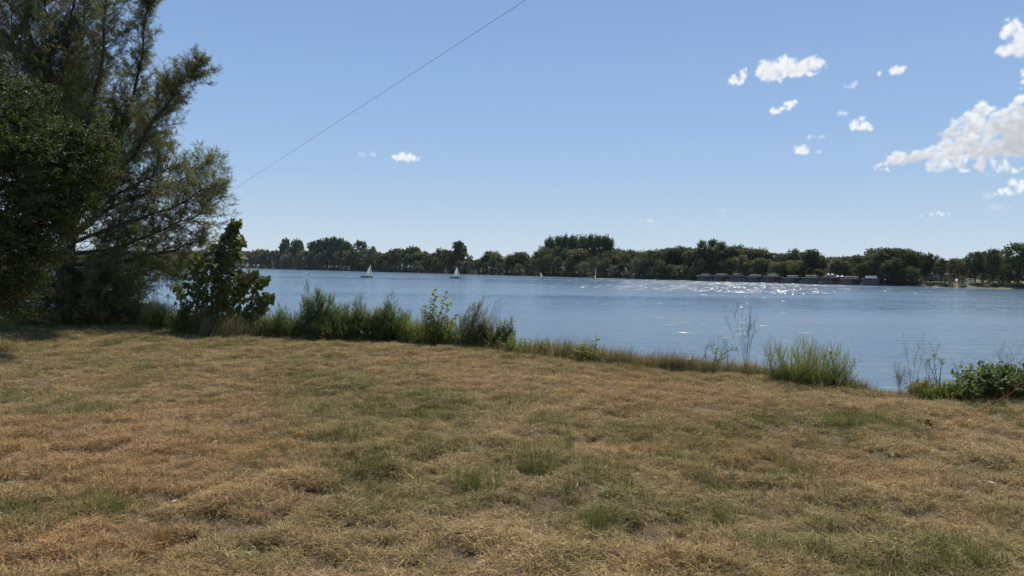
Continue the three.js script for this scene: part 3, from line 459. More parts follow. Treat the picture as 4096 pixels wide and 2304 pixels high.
// ---------------------------------------------------------------- people: one smooth body per figure
function body(bones, head, cell = 0.03) {
  const lo = V(1e9, 1e9, 1e9), hi = V(-1e9, -1e9, -1e9); for (const [a, b, ra, rb] of bones) for (const [p, r] of [[a, ra], [b, rb]]) { lo.min(V(p[0] - r, p[1] - r, p[2] - r)); hi.max(V(p[0] + r, p[1] + r, p[2] + r)); }
  const c = lo.clone().add(hi).multiplyScalar(0.5), half = Math.max(hi.x - lo.x, hi.y - lo.y, hi.z - lo.z) / 2 + 0.1, n = Math.min(64, Math.ceil(2 * half / cell));
  const mc = new MarchingCubes(n, MAT.cloth, false, false, 60000); mc.isolation = 0;
  const q = V(), A = V(), Bv = V(), ba = V(), pa = V();
  for (let k = 0; k < n; k++) for (let j = 0; j < n; j++) for (let i = 0; i < n; i++) {
    q.set((i / n * 2 - 1) * half + c.x, (j / n * 2 - 1) * half + c.y, (k / n * 2 - 1) * half + c.z); let d = 1e3;
    for (const [a, b, ra, rb] of bones) { A.fromArray(a); Bv.fromArray(b); ba.subVectors(Bv, A); pa.subVectors(q, A); const t = clamp(pa.dot(ba) / (ba.lengthSq() || 1), 0, 1), e = pa.addScaledVector(ba, -t).length() - mix(ra, rb, t), h = clamp(0.5 + 0.5 * (d - e) / 0.04, 0, 1); d = mix(d, e, h) - 0.04 * h * (1 - h); }
    mc.field[i + j * n + k * n * n] = -d;
  }
  mc.update();
  const g = new THREE.BufferGeometry(), m = mc.count ?? mc.geometry.drawRange.count, pos = mc.positionArray.slice(0, m * 3);
  for (let i = 0; i < pos.length; i += 3) { pos[i] = pos[i] * half + c.x; pos[i + 1] = pos[i + 1] * half + c.y; pos[i + 2] = pos[i + 2] * half + c.z; }
  g.setAttribute('position', new THREE.Float32BufferAttribute(pos, 3)); g.setAttribute('normal', new THREE.Float32BufferAttribute(mc.normalArray.slice(0, m * 3), 3));
  return g;
}
const limbs = (S, both) => both.flatMap(([a, b, ra, rb]) => [-1, 1].map((s) => [[a[0], a[1], a[2] * s], [b[0], b[1], b[2] * s], ra, rb]));
const SIT = body([...[[[0, 0.1, 0], [0.02, 0.5, 0], 0.15, 0.16], [[0.02, 0.5, 0], [0.03, 0.66, 0], 0.08, 0.055], [[0.03, 0.74, 0], [0.04, 0.82, 0], 0.1, 0.1]], ...limbs(0, [[[0, 0.1, 0.09], [0.42, 0.12, 0.12], 0.09, 0.065], [[0.42, 0.12, 0.12], [0.45, -0.25, 0.12], 0.06, 0.045], [[0.45, -0.27, 0.12], [0.57, -0.29, 0.13], 0.045, 0.035], [[0.02, 0.5, 0.18], [0.08, 0.24, 0.24], 0.055, 0.042], [[0.08, 0.24, 0.24], [0.3, 0.17, 0.2], 0.04, 0.032], [[0.3, 0.17, 0.2], [0.37, 0.16, 0.19], 0.036, 0.026]])]);
const HAIR = new THREE.SphereGeometry(0.108, 10, 6, 0, 6.283, 0, 1.7).translate(0.03, 0.8, 0);
const LEAN = body([[[0.3, 0.85, 0], [0.5, 1.28, 0], 0.14, 0.16], [[0.5, 1.3, 0], [0.55, 1.44, 0], 0.08, 0.055], [[0.55, 1.5, 0], [0.55, 1.58, 0], 0.1, 0.1], ...limbs(0, [[[0.3, 0.85, 0.09], [0.22, 0.45, 0.16], 0.095, 0.065], [[0.22, 0.45, 0.16], [0.1, 0.1, 0.2], 0.06, 0.045], [[0.1, 0.06, 0.2], [-0.06, 0.04, 0.2], 0.045, 0.035], [[0.48, 1.25, 0.18], [0.15, 1.22, 0.24], 0.055, 0.042], [[0.15, 1.22, 0.24], [-0.12, 1.3, 0.2], 0.04, 0.032], [[-0.12, 1.3, 0.2], [-0.19, 1.31, 0.18], 0.036, 0.028]])]);
const SWIM = body([[[0, -0.3, 0], [0.02, 0.12, 0], 0.15, 0.17], [[0.02, 0.12, 0], [0.03, 0.26, 0], 0.08, 0.055], [[0.03, 0.33, 0], [0.04, 0.41, 0], 0.1, 0.1], ...limbs(0, [[[0.02, 0.1, 0.18], [0.3, 0.0, 0.28], 0.055, 0.042], [[0.3, 0.0, 0.28], [0.6, 0.06, 0.2], 0.04, 0.032], [[0.6, 0.06, 0.2], [0.68, 0.06, 0.18], 0.036, 0.028]])]);
function person(label, geo, pos, turn, mat = MAT.cloth, hairAt) { const g = thing('person', label, 'person', pos, turn); part(g, 'body', geo, mat); const h = part(g, 'hair', HAIR, MAT.black); if (hairAt) h.position.set(...hairAt); return g; }

// ---------------------------------------------------------------- boats
function sailGeo(tack, clew, head, belly, n = 10) {          // a curved three-cornered sail
  const p = [], idx = [], side = V().crossVectors(clew.clone().sub(tack), head.clone().sub(tack)).normalize();
  for (let i = 0; i <= n; i++) for (let j = 0; j <= n; j++) { const v = i / n, u = j / n, q = tack.clone().lerp(head, v).lerp(clew.clone().lerp(head, v).addScaledVector(clew.clone().sub(tack), 0.09 * Math.sin(Math.PI * v)), u); q.addScaledVector(side, belly * Math.sin(Math.PI * u) * Math.sin(Math.PI * Math.min(1, 0.15 + v * 0.85)) * (1 - 0.5 * v)); p.push(q.x, q.y, q.z); }
  for (let i = 0; i < n; i++) for (let j = 0; j < n; j++) { const a = i * (n + 1) + j; idx.push(a, a + 1, a + n + 1, a + 1, a + n + 2, a + n + 1); }
  const g = new THREE.BufferGeometry(); g.setAttribute('position', new THREE.Float32BufferAttribute(p, 3)); g.setIndex(idx); g.computeVertexNormals(); return g;
}
function hullGeo(L, Bm, H, sheer = 0.12) {                   // stations from transom (-x) to bow (+x)
  const p = [], idx = [], N = 14, M = 8;
  for (let i = 0; i <= N; i++) { const t = i / N, x = -L / 2 + L * t, w = Bm / 2 * Math.pow(Math.sin(Math.PI * clamp(0.3 + t * 0.7, 0, 1)), 0.75) + 0.01, top = H + sheer * Math.pow(2 * t - 0.9, 2), bot = -0.12 + 0.25 * Math.pow(t, 6); for (let j = 0; j <= M; j++) { const a = j / M * Math.PI; p.push(x, mix(top, bot, Math.pow(Math.sin(a), 0.6)), Math.cos(a) * w); } }
  for (let i = 0; i < N; i++) for (let j = 0; j < M; j++) { const a = i * (M + 1) + j, b = a + M + 1; idx.push(a, a + 1, b, a + 1, b + 1, b); }
  for (const e of [0, N]) for (let j = 1; j < M; j++) idx.push(e * (M + 1), e * (M + 1) + j, e * (M + 1) + j + 1);
  const g = new THREE.BufferGeometry(); g.setAttribute('position', new THREE.Float32BufferAttribute(p, 3)); g.setIndex(idx); g.computeVertexNormals(); return g;
}
function sailboat(px, py, lenPx, mastPx, label, o) {
  const p = hit(px, py, 0), d = Math.hypot(p.x, p.z), L = lenPx / F * d, H = mastPx / F * d, g = thing('sailboat', label, 'sailboat', p, faceCamera(p) + (o.turn || 0));
  part(g, 'hull', hullGeo(L, 1.7, 0.42), MAT.hullDark);
  part(g, 'deck', box(L * 0.55, 0.05, 1.1, -L * 0.02, 0.3, 0), MAT.deck);
  const mx = L * 0.22, lean = o.lean || 0, top = V(mx + lean, H, 0), mast = new Solid().tube([V(mx, 0.1, 0), top], [0.05, 0.03], 6); part(g, 'mast', mast.geo(), MAT.spar);
  const tack = V(mx - 0.05, 1.1, 0), clew = V(mx - L * o.boom, 1.15, 0.5); part(g, 'boom', new Solid().tube([tack, clew], 0.04, 6).geo(), MAT.spar);
  part(g, 'mainsail', sailGeo(tack.clone().add(V(0, 0.08, 0)), clew.clone().add(V(0, 0.1, 0)), top.clone().add(V(-0.03, -H * 0.03, 0)), 0.35), MAT.sail);
  part(g, 'jib', sailGeo(V(L * 0.47, 0.55, 0), V(mx + L * o.foot, 0.75, 0.55), V(mx + lean * 0.8 + 0.1, H * o.jib, 0), 0.3), MAT.sail);
  part(g, 'stays', new Solid().tube([V(L * 0.49, 0.5, 0), top], 0.012, 3).tube([V(-L * 0.48, 0.5, 0), top], 0.01, 3).geo(), MAT.spar);
  part(g, 'rudder', box(0.35, 0.5, 0.05, -L / 2 - 0.12, -0.1, 0), MAT.wood);
  o.crew.forEach(([t, s, label]) => { const q = g.localToWorld(V(t * L, 0.36, 0.15)); g.updateMatrixWorld(true); q.copy(V(t * L, 0.36, 0.15).applyMatrix4(g.matrixWorld)); const h = person(label, SIT, q, g.rotation.y); h.scale.setScalar(s); });
  return g;
}
sailboat(1467, 1110, 46, 53, 'left sailboat on the lake, white sails, wide mainsail swung left', { turn: 0.1, lean: 0.72, boom: 0.34, foot: 0.12, jib: 0.78, crew: [[-0.38, 1.12, 'tallest person seated at the stern of the left sailboat'], [-0.24, 0.9, 'second person from the stern in the left sailboat'], [-0.1, 0.85, 'person amidships in the left sailboat'], [0.05, 0.85, 'person near the mast of the left sailboat']] });
sailboat(1821, 1113, 43, 47, 'right one of the two sailboats with white sails', { turn: -0.12, lean: -0.2, boom: 0.36, foot: 0.14, jib: 0.8, crew: [[-0.36, 0.95, 'person at the stern of the right sailboat'], [-0.14, 0.85, 'person amidships in the right sailboat'], [0.02, 0.85, 'person behind the mast of the right sailboat'], [0.18, 1.0, 'person right beside the mast of the right sailboat']] });
{ // small catamaran with a red band in its sail
  const p = hit(2381, 1117, 0), d = Math.hypot(p.x, p.z), H = 54 / F * d, g = thing('catamaran', 'small catamaran close to the far wood, red band in its sail', 'catamaran', p, faceCamera(p));
  for (const z of [-0.9, 0.9]) part(g, 'hull', hullGeo(4.1, 0.45, 0.32).translate(0, 0, z), MAT.hullWhite);
  part(g, 'trampoline', box(1.6, 0.06, 1.9, -0.3, 0.3, 0), MAT.hullDark);
  part(g, 'mast', new Solid().tube([V(0.3, 0.3, 0), V(0.36, H * 0.55, 0), V(0.6, H, 0)], [0.06, 0.055, 0.03], 6).geo(), MAT.rail);
  const s1 = (a, b, wa, wb) => new THREE.BufferGeometry().setAttribute('position', new THREE.Float32BufferAttribute([0.26, a, 0, 0.26 - wa, a, 0.7, 0.3 - wb, b, 0.55, 0.26, a, 0, 0.3 - wb, b, 0.55, 0.3, b, 0], 3));
  part(g, 'lower_sail', s1(0.7, 2.2, 0.85, 0.55), MAT.sail); part(g, 'sail_band', s1(2.2, 2.75, 0.55, 0.4), MAT.sailRed); part(g, 'upper_sail', s1(2.75, H * 0.9, 0.4, 0.04), MAT.sail); part(g, 'stay', new Solid().tube([V(1.9, 0.4, 0), V(0.45, H * 0.7, 0)], 0.015, 3).geo(), MAT.rail);
  person('person sitting on the small catamaran', SIT, V(-0.7, 0.34, 0.3).applyMatrix4(g.updateMatrixWorld(true) || g.matrixWorld), g.rotation.y);
}
{ // windsurfer
  const p = hit(2165, 1120, 0), g = thing('windsurf_board', 'windsurf board under sail in mid-lake with a pale sail', 'windsurf board', p, faceCamera(p) + 0.5), R = new THREE.Matrix4();
  part(g, 'board', hullGeo(2.4, 0.65, 0.16, 0.05), MAT.hullWhite);
  const top = V(-0.75, 3.75, 0), foot = V(0.05, 0.16, 0), clew = V(0.95, 1.5, 0.1);
  part(g, 'mast', new Solid().tube([foot, V(-0.42, 2, 0.02), top], [0.03, 0.025, 0.015], 5).geo(), MAT.black);
  part(g, 'sail', sailGeo(V(-0.02, 0.45, 0), clew, top.clone(), 0.15), MAT.sail); part(g, 'boom', new Solid().tube([V(-0.28, 1.32, 0), V(0.3, 1.38, 0.2), clew], 0.025, 5).geo(), MAT.black);
  person('person leaning back on the windsurf board, holding its boom', LEAN, V(0.15, 0.14, 0.22).applyMatrix4(g.updateMatrixWorld(true) || g.matrixWorld), g.rotation.y, MAT.black, [0.52, 0.76, 0]);
  const q = hit(1234, 1101, 0), k = thing('windsurf_sail', 'windsurf sail lying half under water on the left part of the lake', 'windsurf sail', q, faceCamera(q));
  part(k, 'mast', new Solid().tube([V(-0.9, -0.05, 0), V(-0.2, 0.65, 0), V(0.7, 0.85, 0)], [0.07, 0.07, 0.06], 6).geo(), MAT.black); part(k, 'boom', new Solid().tube([V(-0.5, 0, 0.3), V(0.3, 0.28, 0.4), V(0.85, 0.05, 0.2)], 0.07, 6).geo(), MAT.black); part(k, 'film', sailGeo(V(-0.7, 0.05, 0.05), V(0.75, 0.1, 0.3), V(0.6, 0.8, 0.02), 0.05), MAT.sail);
  person('person in the water beside the half-sunken windsurf sail', SWIM, hit(1219, 1101, 0), 0, MAT.black, [0, -0.41, 0]).scale.setScalar(1.3);
}
console.log('boats');

// ---------------------------------------------------------------- dry lawn
const blob = (px, py, r, k = 1) => { const p = hit(px, py, FIELD); return [p.x, p.z, r, k]; };
const GREEN = [blob(1050, 1530, 1.6, 0.55), blob(1300, 1540, 1.2, 0.5), blob(1750, 1620, 1.3, 0.8), blob(2000, 1660, 1.0, 0.6), blob(1350, 1800, 0.8, 0.8), blob(1500, 1900, 0.6, 0.9), blob(1800, 1950, 0.6, 1), blob(2150, 1900, 0.45, 1), blob(2200, 2020, 0.4, 0.8), blob(430, 2020, 0.35, 1), blob(420, 1650, 0.7, 0.35), blob(2680, 1850, 0.25, 1), blob(2880, 1940, 0.35, 0.8), blob(3430, 1690, 0.6, 0.9), blob(2650, 1690, 0.9, 0.6), blob(2900, 1740, 0.8, 0.6), blob(2350, 2090, 0.3, 0.9), blob(2900, 2040, 0.3, 0.9), blob(3900, 2220, 0.35, 0.8), blob(700, 1500, 1.8, 0.35), blob(250, 1330, 3, 0.9), blob(650, 1345, 2.2, 0.8), blob(1000, 1385, 1.6, 0.45), blob(80, 1450, 2, 0.3), blob(2400, 1990, 0.3, 0.7), blob(1030, 2200, 0.25, 0.8), blob(3200, 1780, 0.5, 0.5), blob(3900, 1560, 0.5, 0.6), blob(2700, 1490, 0.8, 0.6), blob(3250, 1545, 0.6, 0.7), blob(1850, 1400, 1.0, 0.5)];
const RUST = [blob(500, 1760, 1.9, 1), blob(150, 1800, 1.6, 1), blob(900, 1800, 1.0, 0.8), blob(1900, 1430, 1.6, 0.5), blob(3200, 1800, 0.8, 0.7), blob(3500, 1880, 0.7, 0.6), blob(2500, 1500, 1.3, 0.6), blob(2800, 1560, 1.2, 0.5), blob(200, 2200, 0.6, 0.8), blob(2700, 2200, 0.5, 0.5), blob(2250, 1480, 1.0, 0.5)];
const inBlobs = (B, x, z) => { let v = 0; for (const [bx, bz, r, k] of B) { const d = ((x - bx) ** 2 + (z - bz) ** 2) / (r * r); if (d < 4) v = Math.max(v, k * Math.exp(-d * 1.3)); } return v; };
function turf(x, z) {
  const n = fbm(x * 0.9 + 40, z * 0.9 + 11, 4), n2 = fbm(x * 2.6 + 7, z * 2.6, 3), g = clamp((inBlobs(GREEN, x, z) * 0.75 + (n - 0.5) * 1.3 + (n2 - 0.5) * 1.6) + 0.16, 0, 0.95), ru = clamp(inBlobs(RUST, x, z) * 1.25 + (fbm(x * 0.6 + 90, z * 0.6, 3) - 0.55) * 1.3, 0, 1);
  return [g * (1 - 0.6 * ru), ru];
}
const DRY = [0.400, 0.300, 0.146], RUSTY = [0.410, 0.258, 0.120], GRASS = [0.140, 0.150, 0.036], PALE = [0.62, 0.52, 0.31];
function tuft(seed, n, h, w, splay, curl) {
  const R = rng(seed), L = new Leaves();
  for (let i = 0; i < n; i++) {
    const a = R() * 6.283, r = Math.sqrt(R()) * 0.045, b = V(Math.cos(a * 3.1) * r, -0.012, Math.sin(a * 3.1) * r), d = V(Math.cos(a), 0, Math.sin(a)), s = V(-d.z, 0, d.x), H = h * R.r(0.45, 1.25), o = splay * R.r(0.2, 1.3), m = 1 + 0.3 * R.n(), ww = w * R.r(0.7, 1.2), k = [m, m * (1 + 0.05 * R.n()), m * (1 + 0.1 * R.n())];
    const p1 = b.clone().addScaledVector(d, o * H * 0.45).add(V(0, H * 0.6, 0)), p2 = b.clone().addScaledVector(d, o * H * (1.1 + curl)).add(V(0, H * (1 - 0.45 * o * R.r(0.4, 1.2)), 0));
    L.tri(b.clone().addScaledVector(s, -ww / 2), b.clone().addScaledVector(s, ww / 2), p1.clone().addScaledVector(s, ww * 0.42), k); L.tri(b.clone().addScaledVector(s, -ww / 2), p1.clone().addScaledVector(s, ww * 0.42), p1.clone().addScaledVector(s, -ww * 0.42), k); L.tri(p1.clone().addScaledVector(s, -ww * 0.42), p1.clone().addScaledVector(s, ww * 0.42), p2, k);
  }
  return L.geo();
}
const bladeMat = (through) => new THREE.MeshPhysicalMaterial({ color: lin(1, 1, 1), roughness: 1, transmission: through, thickness: 0, side: THREE.DoubleSide, vertexColors: true, specularIntensity: 0.3 });
const BLADE = bladeMat(0.3);
const TUFTS = [1, 2, 3, 4, 5].map((s) => tuft(s * 31, 22, 0.066, 0.0036, 0.85, 0.2)), TALL = [1, 2, 3].map((s) => tuft(s * 57, 9, 0.14, 0.0034, 0.5, 0.1)), FLAT = [1, 2, 3].map((s) => tuft(s * 91, 14, 0.05, 0.0034, 1.4, 0.4));
const tintOf = (R, g, ru, k = 1) => { const m = (0.5 + 0.95 * R() * R() + 0.25 * R()) * k, c = [0, 1, 2].map((i) => mix(mix(DRY[i], RUSTY[i], ru), GRASS[i], g)); return [c[0] * m, c[1] * m, c[2] * m]; };
{
  const R = rng(2024), lawn = new Sprays([...TUFTS, ...TUFTS.slice(0, 2), ...FLAT.slice(0, 2)], BLADE), tall = new Sprays(TALL, BLADE), straw = new Sprays([1, 2, 3].map((s) => { const Q = rng(s * 71), L = new Leaves(); for (let i = 0; i < 3; i++) { const a = Q.r(-0.5, 0.5), l = Q.r(0.03, 0.11), w = 0.0022, o = V(Q.n() * 0.05, 0, Q.n() * 0.05), d = V(Math.sin(a), Q.r(0.7, 1), 0).normalize().multiplyScalar(l), m = 1 + 0.2 * Q.n(), mid = o.clone().addScaledVector(d, 0.5).add(V(0, 0, Q.r(-0.01, 0.03))), e = o.clone().add(d), t = V(w, 0, 0); L.tri(o, o.clone().add(t), mid, [m, m, m]); L.tri(o.clone().add(t), mid.clone().add(t), mid, [m, m, m]); L.tri(mid, mid.clone().add(t), e, [m, m, m]); } return L.geo(); }), BLADE);
  const place = (n, rmin, rmax, each) => { for (let i = 0; i < n; i++) { const az = R.r(-0.72, 0.72), r = R.r(rmin, rmax), x = Math.sin(az) * r, z = -Math.cos(az) * r, s = -z - crestZ(x); if (s > 1.1) continue; each(x, z, r, s); } };
  place(400000, 2.4, 27, (x, z, r, s) => {
    const [g, ru] = turf(x, z), back = smooth(-1.2, 0.3, s), bare = fbm(x * 3.1 + 60, z * 3.1, 2); const cl = fbm(x * 6.5 + 20, z * 6.5 + 3, 3); if (R() < hollow(x, z) * 1.5 || (bare > 0.7 && R() < 0.7) || R() > 0.16 + 1.3 * smooth(0.36, 0.6, cl)) return;
    lawn.add(R, V(x, ground(x, z), z), V(R.n() * 0.25, 1, R.n() * 0.25), R.r(0.6, 1.2) * (0.6 + 0.8 * cl) * (1 + 0.25 * back) * (0.75 + 0.5 * fbm(x * 1.3, z * 1.3 + 30, 3)), tintOf(R, Math.max(g * (R() < 0.75 ? 1 : 0.15), back * 0.4), ru));
  });
  place(60000, 2.6, 26, (x, z, r, s) => { const [g, ru] = turf(x, z); const cl = fbm(x * 3.3 + 80, z * 3.3, 3); if (R() > (g * 0.9 + 0.06) * smooth(0.42, 0.66, cl) * 1.7) return; tall.add(R, V(x, ground(x, z), z), V(R.n() * 0.35, 1, R.n() * 0.35), R.r(0.4, 1.2), tintOf(R, clamp(g + R.r(-0.2, 0.4), 0, 1), ru * 0.5, 0.9)); });
  place(50000, 2.6, 25, (x, z, r, s) => { const a = R() * 6.283, m = R.r(0.35, 1.15); if (fbm(x * 1.1 + 5, z * 1.1 + 70, 3) < R.r(0.3, 0.5)) return; straw.add(R, V(x, ground(x, z) + R.r(0.012, 0.04), z), V(Math.cos(a), R.r(-0.1, 0.12), Math.sin(a)), R.r(0.5, 1.1) * (R() < 0.05 ? 1.5 : 1), [PALE[0] * m, PALE[1] * m, PALE[2] * m]); });
  const fringe = new Sprays([1, 2, 3].map((q) => tuft(q * 211, 10, 0.26, 0.005, 0.45, 0.15)), BLADE), weeds = new Sprays([1, 2, 3].map((q) => sprig(q * 223, { len: 0.2, n: 9, size: 0.045, outline: OVAL, spread: 1.0, bend: 0.2 })), leafMat(lin(0.16, 0.20, 0.035), 0.5, 0.3, 0.35));
  for (let i = 0; i < 15000; i++) {
    const x = R.r(-19, 12), s = R.n() * 0.45 + 0.12, z = -(crestZ(x) + s), n = fbm(x * 0.7 + 31, 4, 3), h = R.r(0.35, 1.1) * (0.45 + 0.9 * n) * (x > 0.4 && x < 4.5 ? 1.55 : 1), g = clamp(R.r(0.1, 0.9) + (n - 0.5), 0, 1), ap = x / -z; if (ap > 0.475 && ap < 0.535) continue;
    fringe.add(R, V(x, ground(x, z), z), V(R.n() * 0.35 + 0.1, 1, R.n() * 0.3), h, tintOf(R, g, 0.2, 1.05));
    if (x < 0.2 && i % 3 === 0) { const w = R.r(0.6, 1.2), t = R.r(0.6, 1.2); weeds.add(R, V(x, ground(x, z) + R.r(0, 0.16) * (0.4 + n), z), V(R.n(), 1, R.n()), w, [t, t, t]); }
  }
  const top = (label, category) => (m, n) => { named(m, m.name); tag(m, label, category, null, 'stuff'); };
  lawn.build(scene, 'lawn_grass', top('short dry brown and green grass covering the field', 'grass')); tall.build(scene, 'green_grass', top('taller green grass standing in patches on the field', 'grass')); fringe.build(scene, 'fringe_grass', top('ragged taller grass along the edge of the bank', 'grass')); weeds.build(scene, 'bank_weeds', top('low leafy green weeds along the left part of the bank', 'weeds')); straw.build(scene, 'straw', top('loose pale straw lying on the dry field', 'straw'));
}
console.log('lawn');

// ---------------------------------------------------------------- plants along the bank
const WOODY = std(lin(0.05, 0.042, 0.034), 0.9), DRYSTEM = std(lin(0.19, 0.14, 0.085), 0.9), GREENSTEM = std(lin(0.09, 0.11, 0.04), 0.8);
const LANCE = [[0, 0, 0], [0.35, 0.15, 0.05], [1, 0, -0.1], [0.4, -0.15, 0.05]];
const SPR = {
  willow: [1, 2, 3].map((s) => sprig(s * 11, { len: 0.2, n: 12, size: 0.062, outline: LANCE, spread: 1.15, bend: 0.3 })),
  round: [1, 2, 3].map((s) => sprig(s * 13, { len: 0.22, n: 9, size: 0.062, outline: OVAL, spread: 1.1, bend: 0.15 })),
  small: [1, 2, 3].map((s) => sprig(s * 17, { len: 0.18, n: 12, size: 0.034, outline: OVAL, spread: 0.9, bend: 0.2 })),
  shoot: [1, 2].map((s) => sprig(s * 19, { len: 0.3, n: 22, size: 0.05, outline: NARROW, spread: 0.55, bend: 0.1 })),
  heart: [1, 2].map((s) => sprig(s * 23, { len: 0.2, n: 7, size: 0.06, outline: HEART, spread: 1.1, bend: 0.15 })),
  wisp: [1, 2].map((s) => sprig(s * 29, { len: 0.22, n: 9, size: 0.016, outline: NARROW, spread: 0.6, bend: 0.2, twig: [0.8, 0.7, 0.5] })),
};
const LM = { willow: leafMat(lin(0.150, 0.160, 0.050), 0.48, 0.23, 0.4), alder: leafMat(lin(0.052, 0.068, 0.012), 0.42, 0.20, 0.4), privet: leafMat(lin(0.135, 0.170, 0.026), 0.54, 0.23, 0.4), fresh: leafMat(lin(0.210, 0.244, 0.032), 0.54, 0.14, 0.4), yellow: leafMat(lin(0.254, 0.223, 0.033), 0.52, 0.11, 0.4), maple: leafMat(lin(0.080, 0.104, 0.018), 0.52, 0.14, 0.4), mapleRust: leafMat(lin(0.17, 0.085, 0.024), 0.49, 0.11, 0.4), osier: leafMat(lin(0.240, 0.261, 0.059), 0.49, 0.11, 0.4), bramble: leafMat(lin(0.111, 0.157, 0.032), 0.49, 0.27, 0.4), brown: leafMat(lin(0.228, 0.149, 0.066), 0.37, 0.05, 0.4), weed: leafMat(lin(0.190, 0.186, 0.059), 0.47, 0.07, 0.4) };
const curve = (pts, n) => { const c = new THREE.CatmullRomCurve3(pts); return c.getPoints(n); };
// an upright plant: several stems from one base, each carrying sprigs
function shrub(name, label, category, px, basePy, topPy, widthPx, o, group) {
  const b = onField(px, basePy); if (o.back) { const k = 1 + o.back / Math.hypot(b.x, b.z); b.x *= k; b.z *= k; b.y = ground(b.x, b.z); }
  const d = Math.hypot(b.x, b.z), h = heightAt(px, topPy, d) - b.y, w = widthPx / F * d, R = rng(o.seed || px + basePy);
  const g = thing(name, label, category, V(b.x, b.y - 0.03, b.z), 0, group), S = new Solid(), sp = new Sprays(SPR[o.sprig || 'small'], LM[o.mat || 'privet']);
  const n = o.stems || 14, lean = V(o.lean || 0, 0, 0);
  for (let i = 0; i < n; i++) {
    const a = i * 2.4 + R.n(), q = Math.sqrt(R()), H = h * (o.even ? R.r(0.72, 1) : (1 - 0.42 * q * q) * R.r(0.62, 1)) * (i === 0 ? 1.0 : 0.97) * (i < (o.shoots || 0) ? R.r(1.05, 1.35) : 1), from = V(Math.cos(a) * q * w * 0.30, 0, Math.sin(a) * q * w * 0.22), to = V(Math.cos(a) * q * w * 0.5 + R.n() * 0.05, H, Math.sin(a) * q * w * 0.36).addScaledVector(lean, H);
    const pts = curve([from, from.clone().lerp(to, 0.45).add(V(R.n() * (o.wob || 0.03), 0.04 * H, R.n() * (o.wob || 0.03))), to], 6); S.tube(pts, pts.map((_, k) => mix(o.thick || 0.009, 0.0015, k / 6)), 4);
    const m = Math.max(2, Math.round(H * (o.dense || 26)));
    for (let k = 0; k < m; k++) {
      const t = Math.pow((k + R()) / m, o.bare ? 0.6 : 0.85); if (t < (o.bare || 0.05)) continue;
      const f = t * 6, p = pts[Math.min(5, Math.floor(f))].clone().lerp(pts[Math.min(6, Math.floor(f) + 1)], f % 1), v = R() * 6.283, side = (o.side ?? 0.9) * (1 - 0.6 * t), tone = R.r(0.65, 1.25), pf = (o.puff ?? 0.11) * (1 - 0.7 * t * t); p.add(V(R.n() * pf, R.n() * pf * 0.6, R.n() * pf));
      sp.add(R, p, V(Math.cos(v) * side + (o.lean || 0), 0.55 + 0.6 * t, Math.sin(v) * side), R.r(0.7, 1.15) * (o.size || 1) * (1 - 0.3 * t), [tone, tone, tone]);
    }
  }
  part(g, 'stems', S.geo(), o.stem || WOODY); sp.build(g, 'foliage');
  return g;
}
// a clump of long grass
const LONG = [1, 2, 3].map((s) => tuft(s * 117, 11, 0.5, 0.0055, 0.5, 0.15)), STALK = [1, 2].map((s) => tuft(s * 133, 5, 0.62, 0.0045, 0.2, 0.05));
function longGrass(label, px, py, wpx, n, hpx, tint, o = {}) {
  const b = onField(px, py), d = Math.hypot(b.x, b.z), w = wpx / F * d, h = hpx / F * d, R = rng(px * 3 + py), g = thing('grass_tuft', label, 'grass', b, 0, o.group), sp = new Sprays([...LONG, ...(o.stalks ? STALK : [])], BLADE);
  for (let i = 0; i < n; i++) { const x = R.n() * w * 0.5, z = R.n() * Math.min(w, 0.7) * 0.4, m = R.r(0.7, 1.25); sp.add(R, V(x, ground(b.x + x, b.z + z) - b.y, z), V(R.n() * 0.3 + (o.lean || 0), 1, R.n() * 0.25), h / 0.5 * R.r(0.55, 1.05), tint.map((v) => v * m * 1.2 * (o.dim || 1))); }
  sp.build(g, 'blades'); return g;
}
console.log('plants');

